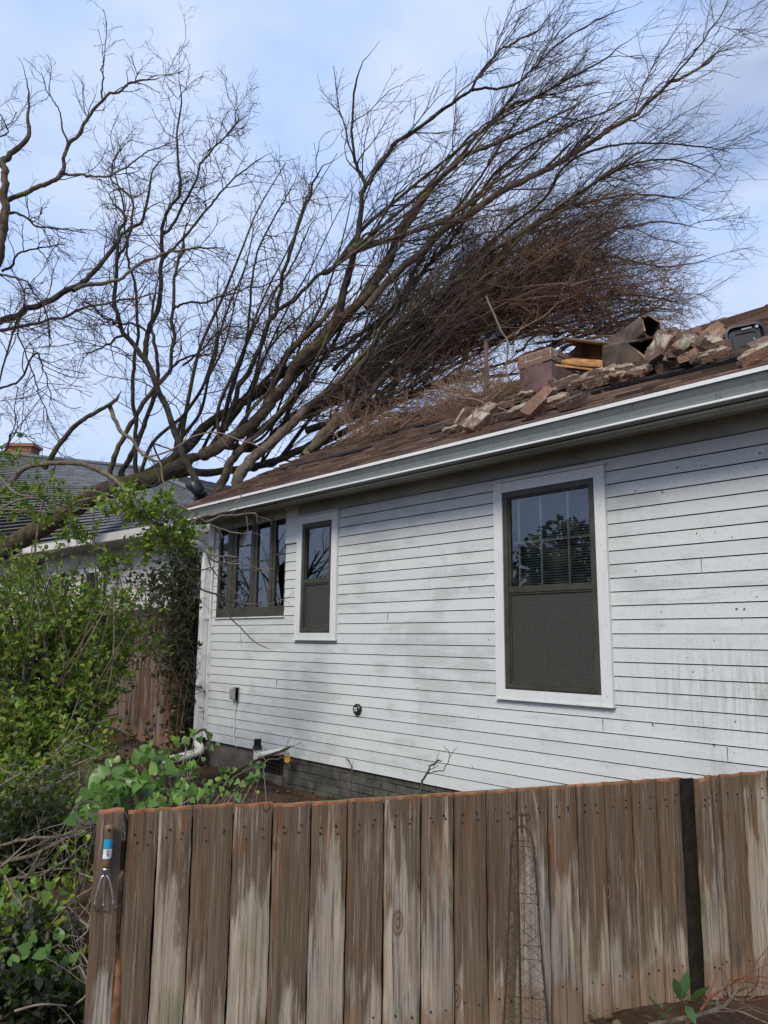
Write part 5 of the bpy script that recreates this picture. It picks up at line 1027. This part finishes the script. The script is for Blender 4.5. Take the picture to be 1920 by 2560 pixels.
stick8('fallen_stick', 'thick grey-brown stick lying lowest in the right corner', [([(880, 1775), (1080, 1735), (1230, 1700), (1370, 1655)], 2.35, 2.5, .008, .0075), ([(1370, 1655), (1420, 1600), (1470, 1545), (1590, 1500)], 2.5, 2.6, .006, .003), ([(1370, 1660), (1430, 1675), (1500, 1690), (1659, 1760)], 2.5, 2.4, .004, .002)], 'palebark', 10)
stick8('fallen_stick', 'reddish thin stick crossing above the thick one in the right corner', [([(1220, 1680), (1290, 1590), (1390, 1520), (1520, 1440)], 2.55, 2.7, .0045, .003), ([(1340, 1550), (1450, 1480), (1590, 1455), (1700, 1470)], 2.6, 2.6, .003, .002), ([(1480, 1600), (1560, 1610), (1659, 1590)], 2.5, 2.4, .003, .002)], 'redtwig', 14)
stick8('fallen_stick', 'short dark twig poking up left of the seedling', [([(890, 1585), (915, 1620), (940, 1650), (955, 1700)], 2.8, 2.7, .003, .002)], 'darkbark', 0)
stick('vine_tendril', 'dark bare vine tendril rising over the fence top against the siding', 'vine', [('stem', [(908, 1722), (912, 1690), (925, 1662), (940, 1648), (955, 1640)], 4.6, 4.7, 'd', (2.6, 1.6)), ('stem', [(922, 1668), (940, 1668), (958, 1660), (970, 1642), (968, 1622), (958, 1612)], 4.65, 4.7, 'd', (1.2, .8))], 3, (.05, .14), 'twig')
stick('garden_stick', 'dead upright stalk standing in the soil before the brick foundation', 'stick', [('stem', [(757, 1735), (758, 1690), (760, 1660), (752, 1645), (745, 1635)], 5.5, 5.5, 'p', (1.6, 1.))], 4, (.05, .2))
stick('garden_stick', 'crooked dark branch lying between downspout elbow and drain pipe', 'stick', [('branch', [(405, 1600), (440, 1575), (455, 1610), (470, 1640), (480, 1660)], 7.4, 7.4, 'p', (3, 2)), ('branch', [(500, 1672), (560, 1640), (610, 1622), (628, 1612)], 7.6, 7.9, 'd', (3.6, 2.6))], 6, (.1, .3))
stick('garden_stick', 'long tan vine stem trailing from the ivy to the drain pipe', 'stick', [('branch', [(480, 1700), (510, 1675), (560, 1650), (590, 1640), (640, 1632)], 5, 6.6, 'handle', (1.6, 1.1))], 3, (.1, .3))
# litter on the soil
n = 2600; P = np.stack([RNG.uniform(-9.5, -1.3, n), RNG.uniform(-4.2, .1, n), np.zeros(n)], 1); P[:, 2] = gz(P[:, 0], P[:, 1])+RNG.uniform(.005, .03, n)
o = leafmesh('leaf_litter', P, unit(RNG.normal(size=(n, 3))*np.array([1, 1, .2])), unit(RNG.normal(0, .35, (n, 3))+np.array([0, 0, 1])), RNG.uniform(.02, .06, n), M['brownleaf']); tag(o, 'scattered dry brown leaves on the garden soil', kind='stuff')

# ------------------------------------------------------------------ chimney wreckage on the roof
def brickmesh(kind):
    b = MB(); l, w, h = {0: (.195, .092, .056), 1: (.195, .092, .056), 2: (.11, .092, .056), 3: (.15, .09, .05), 4: (.20, .19, .07)}[kind]; n_ = 5; g = np.linspace(-.5, .5, n_)
    V = []; idx = {}
    for i_ in range(n_):
        for j_ in range(n_):
            for k_ in range(3):
                if 0 < i_ < n_-1 and 0 < j_ < n_-1 and k_ == 1: continue
                e = (i_ in (0, n_-1))+(j_ in (0, n_-1))+(k_ in (0, 2)); p = np.array([g[i_]*l, g[j_]*w, (k_/2-.5)*h]); p *= 1-(.03 if e >= 2 else 0)-(.04 if e == 3 else 0); p += RNG.normal(0, .0018 if kind < 3 else .005, 3); idx[i_, j_, k_] = len(V); V.append(p)
    F = []
    for i_ in range(n_-1):
        for j_ in range(n_-1): F += [(idx[i_, j_, 2], idx[i_+1, j_, 2], idx[i_+1, j_+1, 2], idx[i_, j_+1, 2]), (idx[i_, j_+1, 0], idx[i_+1, j_+1, 0], idx[i_+1, j_, 0], idx[i_, j_, 0])]
        for k_ in (0, 1): F += [(idx[i_, 0, k_], idx[i_+1, 0, k_], idx[i_+1, 0, k_+1], idx[i_, 0, k_+1]), (idx[i_, n_-1, k_+1], idx[i_+1, n_-1, k_+1], idx[i_+1, n_-1, k_], idx[i_, n_-1, k_]), (idx[0, i_, k_+1], idx[0, i_+1, k_+1], idx[0, i_+1, k_], idx[0, i_, k_]), (idx[n_-1, i_, k_], idx[n_-1, i_+1, k_], idx[n_-1, i_+1, k_+1], idx[n_-1, i_, k_+1])]
    b.add(V, F)
    if kind in (1, 3, 4):    # mortar still stuck to the bed face
        m_ = 7; V = []; 
        for i_ in range(m_):
            for j_ in range(m_): e = i_ in (0, m_-1) or j_ in (0, m_-1); V.append((g[0]*l*.96+l*.94*i_/(m_-1)+RNG.normal(0, .004), g[0]*w*.96+w*.94*j_/(m_-1)+RNG.normal(0, .004), h*.5-.006+(0 if e else RNG.uniform(.004, .022))))
        b.add(V, [(i_*m_+j_, (i_+1)*m_+j_, (i_+1)*m_+j_+1, i_*m_+j_+1) for i_ in range(m_-1) for j_ in range(m_-1)], 1)
    me = b.build('brick', [M['brick'], M['mortar']]); return me
protos = [brickmesh(k) for k in (0, 1, 2, 3, 4)]; pm = [p.data for p in protos]
for p in protos: bpy.data.objects.remove(p)
rotR = Matrix.Rotation(math.atan(RS), 4, 'X')
def putbrick(u, v, lift, kind, yaw, tilt, roll, label, group, s=1.12):
    p = onroof(u, v, 0)+un*(.03+lift); o = bpy.data.objects.new('brick' if kind < 4 else 'brick_lump', pm[kind]); COL.objects.link(o)
    o.matrix_world = Matrix.Translation(Vector(p)) @ rotR @ Matrix.Rotation(R(yaw), 4, 'Z') @ Matrix.Rotation(R(tilt), 4, 'Y') @ Matrix.Rotation(R(roll), 4, 'X') @ Matrix.Scale(s, 4)
    return tag(o, label, 'brick', group)
z3 = lambda x, y: (1080+x*.5063, 780+y*.5063)
near = [(165, 560, .05, 1, 35, -38, 0, 'brick tilted steeply at the left tip of the debris by the gutter'), (232, 575, .03, 4, 60, -20, 20, 'pale mortar-crusted lump just right of the steeply tilted brick'), (285, 535, .06, 1, 80, -12, 30, 'reddish mortar-faced brick leaning on the pale lump'), (350, 530, .0, 0, 10, 0, 0, 'flat red brick lying alone between the two gutter heaps'), (345, 490, .02, 0, 5, 0, 4, 'upper red brick behind the lone flat one'), (385, 480, .02, 2, 40, 8, 0, 'half brick at the upper left of the middle heap'), (440, 515, .02, 1, -5, -4, 10, 'cream-topped brick in the middle heap'), (430, 462, .05, 0, 12, 0, 0, 'orange-red brick on top of the middle heap'), (480, 450, .05, 3, 20, 10, 0, 'chipped brick beside the chimney skirt foot'), (515, 515, .05, 0, 65, -22, 38, 'long purple brick standing on edge by the gutter'), (560, 480, .06, 0, 60, -25, 30, 'twin brick on edge just right of the purple one'), (620, 470, .02, 1, 15, 0, 12, 'brick with crumbly face right of the two on edge'), (700, 470, .015, 0, 8, -6, 4, 'clean brown brick ending the row near the gutter'), (620, 410, .03, 1, 10, 90, 0, 'square-ended brick against the chimney skirt corner'), (100, 600, .0, 3, 30, 0, 0, 'grey fragment in front of the steeply tilted brick'), (45, 575, .0, 0, 3, 0, 0, 'dark brick furthest left on the shingles'), (115, 560, .015, 2, 70, 15, 0, 'broken half brick behind the grey fragment')]
for u, v, l_, k, y_, t_, r_, lab in near: uu, vv = z3(u, v); putbrick(uu, vv, l_, k, y_, t_, r_, lab, 'bricks scattered along the gutter')
for k in range(21):   # row along the torn edge
    t = k/20+random.uniform(-.01, .01); u = 655+t*745; v = 405-t*170; uu, vv = z3(u, v); putbrick(uu, vv, random.uniform(0, .015), random.choice((0, 1, 1, 3)), random.uniform(-16, 16), random.uniform(-6, 6), random.uniform(-8, 8), 'brick in the tight row along the torn shingle edge', 'brick row on the torn shingle edge')
for k in range(13):
    t = k/12; u = 690+t*690+random.uniform(-18, 18); v = 392-t*165+random.uniform(-6, 4); uu, vv = z3(u, v); putbrick(uu, vv, random.uniform(.035, .06), random.choice((0, 1, 1, 4)), random.uniform(-24, 24), random.uniform(-12, 12), random.uniform(-15, 15), 'brick stacked on the row at the torn shingle edge', 'second layer of bricks on the torn edge')
for k in range(70):   # the heap behind, between the clay flues and the black tub
    u = random.uniform(1120, 1410); v = random.uniform(222, 275)-(u-1250)*.24; uu, vv = z3(u, v); putbrick(uu, vv, random.uniform(.0, .16)*(1 if u < 1340 else .5), random.choice((0, 0, 1, 2, 0, 4)), random.uniform(0, 180), random.uniform(-50, 50), random.uniform(-50, 50), 'jumbled brick in the heap left of the black tub', 'heap of chimney bricks')
for k in range(22):
    u = random.uniform(560, 900); v = 330-(u-600)*.1+random.uniform(-8, 20); uu, vv = z3(u, v); putbrick(uu, vv, random.uniform(.02, .12), random.choice((0, 1, 2, 3)), random.uniform(0, 180), random.uniform(-50, 50), random.uniform(-50, 50), 'rubble brick under the broken clay flues', 'rubble under the clay flues')
for k, (u, v, l_, kk, y_, t_, r_) in enumerate(((1618, 238, .0, 4, 20, -10, 0), (1662, 226, .0, 1, 10, 5, 0), (1668, 210, .04, 0, 30, 0, 20), (1730, 205, .0, 1, 0, 0, 0))): uu, vv = z3(u, v); putbrick(uu, vv, l_, kk, y_, t_, r_, ['mortar-caked lump right below the black tub', 'brick under the right rim of the black tub', 'brick perched right of the black tub', 'brick at the right picture edge'][k], 'bricks beside the black tub')

for k in range(64):
    t = random.random(); u = 600+t*820; v = 408-t*180+random.uniform(-26, 16); uu, vv = z3(u, v); putbrick(uu, vv, random.uniform(-.01, .05), random.choice((2, 3, 2, 0)), random.uniform(0, 180), random.uniform(-40, 40), random.uniform(-40, 40), 'small broken brick fragment strewn through the wreckage', 'small brick fragments on the shingles', random.uniform(.45, .8))

def flue(name, label, A, Bv, size, wall, up_, sides=(1, 1, 1, 1), mi_in=1, jag=0., mats=None):
    A, Bv = np.array(A), np.array(Bv); ax = unit(Bv-A); U1 = unit(np.array(up_)-ax*(np.array(up_)@ax)); S1 = np.cross(ax, U1); b = MB(); h = size/2; r_ = .22
    prof = []
    for cx, cy, a0 in ((1, 1, 0), (-1, 1, 90), (-1, -1, 180), (1, -1, 270)):
        for q_ in range(5): a_ = R(a0+q_*22.5); prof.append((cx*(1-r_)+math.cos(a_)*r_, cy*(1-r_)+math.sin(a_)*r_))
    n_ = 20; keep = [sides[((q_+2)//5) % 4] for q_ in range(n_)]; L_ = np.linalg.norm(Bv-A); nr = 9
    def pt(q_, t, s_): x, y = prof[q_ % n_]; e = jag*math.sin(q_*2.1)*(t if t > .5 else -0)+jag*.5*math.sin(q_*5.3)*(t > .9); return A+ax*(L_*t*(1+e)-0)+S1*x*(h-s_)+U1*y*(h-s_)
    for q_ in range(n_):
        if not keep[q_]: continue
        for i_ in range(nr-1):
            t0, t1 = i_/(nr-1), (i_+1)/(nr-1); b.add([pt(q_, t0, 0), pt(q_+1, t0, 0), pt(q_+1, t1, 0), pt(q_, t1, 0)], [(0, 1, 2, 3)], 0); b.add([pt(q_, t0, wall), pt(q_+1, t0, wall), pt(q_+1, t1, wall), pt(q_, t1, wall)], [(3, 2, 1, 0)], mi_in)
        for t in (0, 1): b.add([pt(q_, t, 0), pt(q_+1, t, 0), pt(q_+1, t, wall), pt(q_, t, wall)], [(0, 1, 2, 3)], 2)
        for qq, kk in ((q_, keep[q_-1]), (q_+1, keep[(q_+1) % n_])):
            if not kk: b.add([pt(qq, 0, 0), pt(qq, 0, wall), pt(qq, 1, wall), pt(qq, 1, 0)], [(0, 1, 2, 3)], 2)
    return tag(b.build(name, mats or [M['flue'], M['soot'], M['flueedge']]), label, 'flue tile')
A = at(*z3(905, 195), 7.0); Bv = at(*z3(1088, 78), 6.55); flue('flue_tile', 'sooty square clay flue tile pointing up right, open end showing', A, Bv, .205, .018, (.15, .1, 1), jag=.04)
A = at(*z3(890, 222), 6.5); Bv = at(*z3(1072, 192), 6.05); flue('flue_tile', 'broken ribbed clay flue tile lying flat in the middle of the wreckage', A, Bv, .205, .018, (.1, -.2, 1), jag=.22)
A = at(*z3(905, 235), 6.75); Bv = at(*z3(655, 205), 6.95); flue('flue_tile', 'split orange clay flue tile lying open beside the chimney stub', A, Bv, .27, .018, (-.1, -.25, 1), sides=(1, 1, 0, 1), jag=.1, mats=[M['flue'], M['flueorange'], M['clay']])
A = at(*z3(640, 238), 6.7); Bv = at(*z3(860, 262), 6.5); b = MB(); w_ = np.array([.1, .16, .05]); b.add([A, A+w_*.6, Bv+w_*.9, Bv, A*.5+Bv*.5-w_*.25, A-(0, 0, .02), A+w_*.6-(0, 0, .02), Bv+w_*.9-(0, 0, .02), Bv-(0, 0, .02), A*.5+Bv*.5-w_*.25-(0, 0, .02)], [(0, 4, 3, 2, 1), (5, 6, 7, 8, 9), (0, 5, 9, 4), (4, 9, 8, 3)]); tag(b.build('flue_shard', M['clay']), 'flat bright orange clay shard below the split flue tile', 'flue tile')
for k, (x, y) in enumerate(((1180, 210), (1395, 215), (1085, 240))):
    p = at(*z3(x, y), 6.2-k*.05); b = MB(); v_ = [RNG.normal(0, .045, 3) for _ in range(3)]; b.add([p+(-.05, 0, 0), p+(.05, -.02, .01), p+(.04, .02, .07), p+(-.03, .03, .05), p+(-.05, .015, 0), p+(.05, .0, .01), p+(.04, .035, .07), p+(-.03, .045, .05)], [(0, 1, 2, 3), (7, 6, 5, 4), (0, 4, 5, 1), (1, 5, 6, 2), (2, 6, 7, 3), (3, 7, 4, 0)]); tag(b.build('flue_shard', M['clay']), ['small orange clay shard among the heaped bricks', 'orange clay shard wedged against the black tub', 'orange shard in front of the ribbed flue tile'][k], 'flue tile')
# black tub on its side
tc_ = at(*z3(1552, 141), 5.55); tb = empty('plastic_tub', tc_, 'black plastic box with rounded corners lying on its side among the bricks', 'box')
nx_ = unit(-CF*.9-CR*.25+np.array([0, 0, .15])); rx_ = unit(np.cross(np.array([0, 0, 1.]), nx_)); rx_ = rx_ if rx_@CR > 0 else -rx_; rx_ = unit(rx_+np.array([0, 0, .12])); uy_ = np.cross(nx_, rx_); uy_ = uy_ if uy_[2] > 0 else -uy_
def rr(hw, hh, rad, off, n_=6):
    o = []
    for cx, cy, a0 in ((1, 1, 0), (-1, 1, 90), (-1, -1, 180), (1, -1, 270)):
        for q_ in range(n_+1): a_ = R(a0+q_*90/n_); o.append(tc_+rx_*(cx*(hw-rad)+math.cos(a_)*rad)+uy_*(cy*(hh-rad)+math.sin(a_)*rad)+nx_*off)
    return o
def loft(rings, mi=0, cap=None):
    b = MB(); n_ = len(rings[0])
    for a_, c_ in zip(rings[:-1], rings[1:]): b.add(a_+c_, [(q_, (q_+1) % n_, n_+(q_+1) % n_, n_+q_) for q_ in range(n_)], mi)
    if cap: b.add(rings[-1], [tuple(range(n_))], mi)
    return b
loft([rr(.112, .102, .05, -.17), rr(.125, .117, .055, -.05), rr(.140, .130, .06, 0), rr(.140, .130, .06, .014), rr(.122, .112, .05, .016), rr(.108, .098, .03, -.012)], 0, True).build('shell', M['black'], tb, smooth=False)
loft([rr(.090, .078, .02, -.011), rr(.090, .078, .02, .004), rr(.073, .061, .012, .004), rr(.073, .061, .012, -.006)], 0, True).build('inner_panel', M['black'], tb)
b = MB(); b.tube([tc_+rx_*-.02+uy_*.085+nx_*.012, tc_+rx_*.05+uy_*.088+nx_*.012], .008, 8); b.tube([tc_+rx_*.085+uy_*.088+nx_*.006, tc_+rx_*.085+uy_*.088+nx_*.02], .012, 12); b.tube([tc_+rx_*.055+uy_*-.0+nx_*.0, tc_+rx_*.055+uy_*-.0+nx_*.008], .007, 8); b.build('latch', M['greybox'], tb)
# chips of bark and leaf flung against the wall and the gutter
n = 130; P = np.stack([-1.2-RNG.gamma(1.6, 1.1, n), np.full(n, -.0195), RNG.uniform(.5, 3.0, n)], 1); P = P[P[:, 0] > -8.4]; ok = ~(((P[:, 0] > -4.05) & (P[:, 0] < -2.85)) | ((P[:, 0] > -6.9) & (P[:, 0] < -6.05))); P = P[ok]; n = len(P)
G_ = np.stack([RNG.uniform(-8, -1, 70), np.full(70, -.502), RNG.uniform(3.15, 3.24, 70)], 1); P = np.concatenate([P, G_]); n = len(P)
tag(leafmesh('bark_chips', P, unit(RNG.normal(size=(n, 3))*np.array([1, .02, 1])), np.tile([0, -1., 0], (n, 1))+RNG.normal(0, .05, (n, 3)), RNG.uniform(.005, .02, n), M['darkbark']), 'dark flecks of bark and leaf stuck on the siding and gutter', kind='stuff')
# ------------------------------------------------------------------ trees across the street, seen only mirrored in the panes
RNG = np.random.default_rng(11)
def farshrub(name, loc, h, r_, label, n):
    e = empty(name, loc, label, 'tree'); P = np.array(loc)+np.array([0, 0, h*.6])+unit(RNG.normal(size=(n, 3)))*(RNG.random((n, 1))**.4)*np.array([r_, r_, h*.42]); leafmesh('crown', P, unit(RNG.normal(size=(n, 3))), unit(RNG.normal(size=(n, 3))), RNG.uniform(.18, .32, n), M['darkleaf'], e); b = MB(); b.tube([np.array(loc), np.array(loc)+(0, 0, h*.6)], [.18, .1], 8); b.build('trunk', M['darkbark'], e)
farshrub('evergreen_tree', (-11.5, -12.5, 0), 4.9, 1.7, 'dark bushy tree across the yard mirrored in the large window', 2600)
farshrub('evergreen_tree', (-15, -17., 0), 3.6, 3.6, 'low dark tree beyond the bushy one mirrored in the large window', 2600)
mt = empty('bare_tree', (-15.5, -6.0, 0), 'bare branching tree outside the frame mirrored in the narrow window', 'tree'); P0 = np.array([-15.5, -6.0, 0]); tr = np.array([catmull([P0, P0+(0, .1, 1.2), P0+(.2, .1, 2.6)], 10)]); trR = np.linspace(.16, .1, 10)[None]; Q1, q1 = grow(tr, trR, 9, (2., 3.6), (20, 45), 8, .12, np.array([0, 0, .08]), .07, .015, .45, rk=.6); Q2, q2 = grow(Q1, q1, 60, (.6, 1.8), (20, 50), 6, .14, np.array([0, 0, .05]), .02, .006); V, F = tubes(tr, trR, 8); fastmesh('trunk', V, F, M['darkbark'], mt); V, F = cat2([tubes(Q1, q1, 6), tubes(Q2, q2, 4)]); fastmesh('crown', V, F, M['darkbark'], mt)
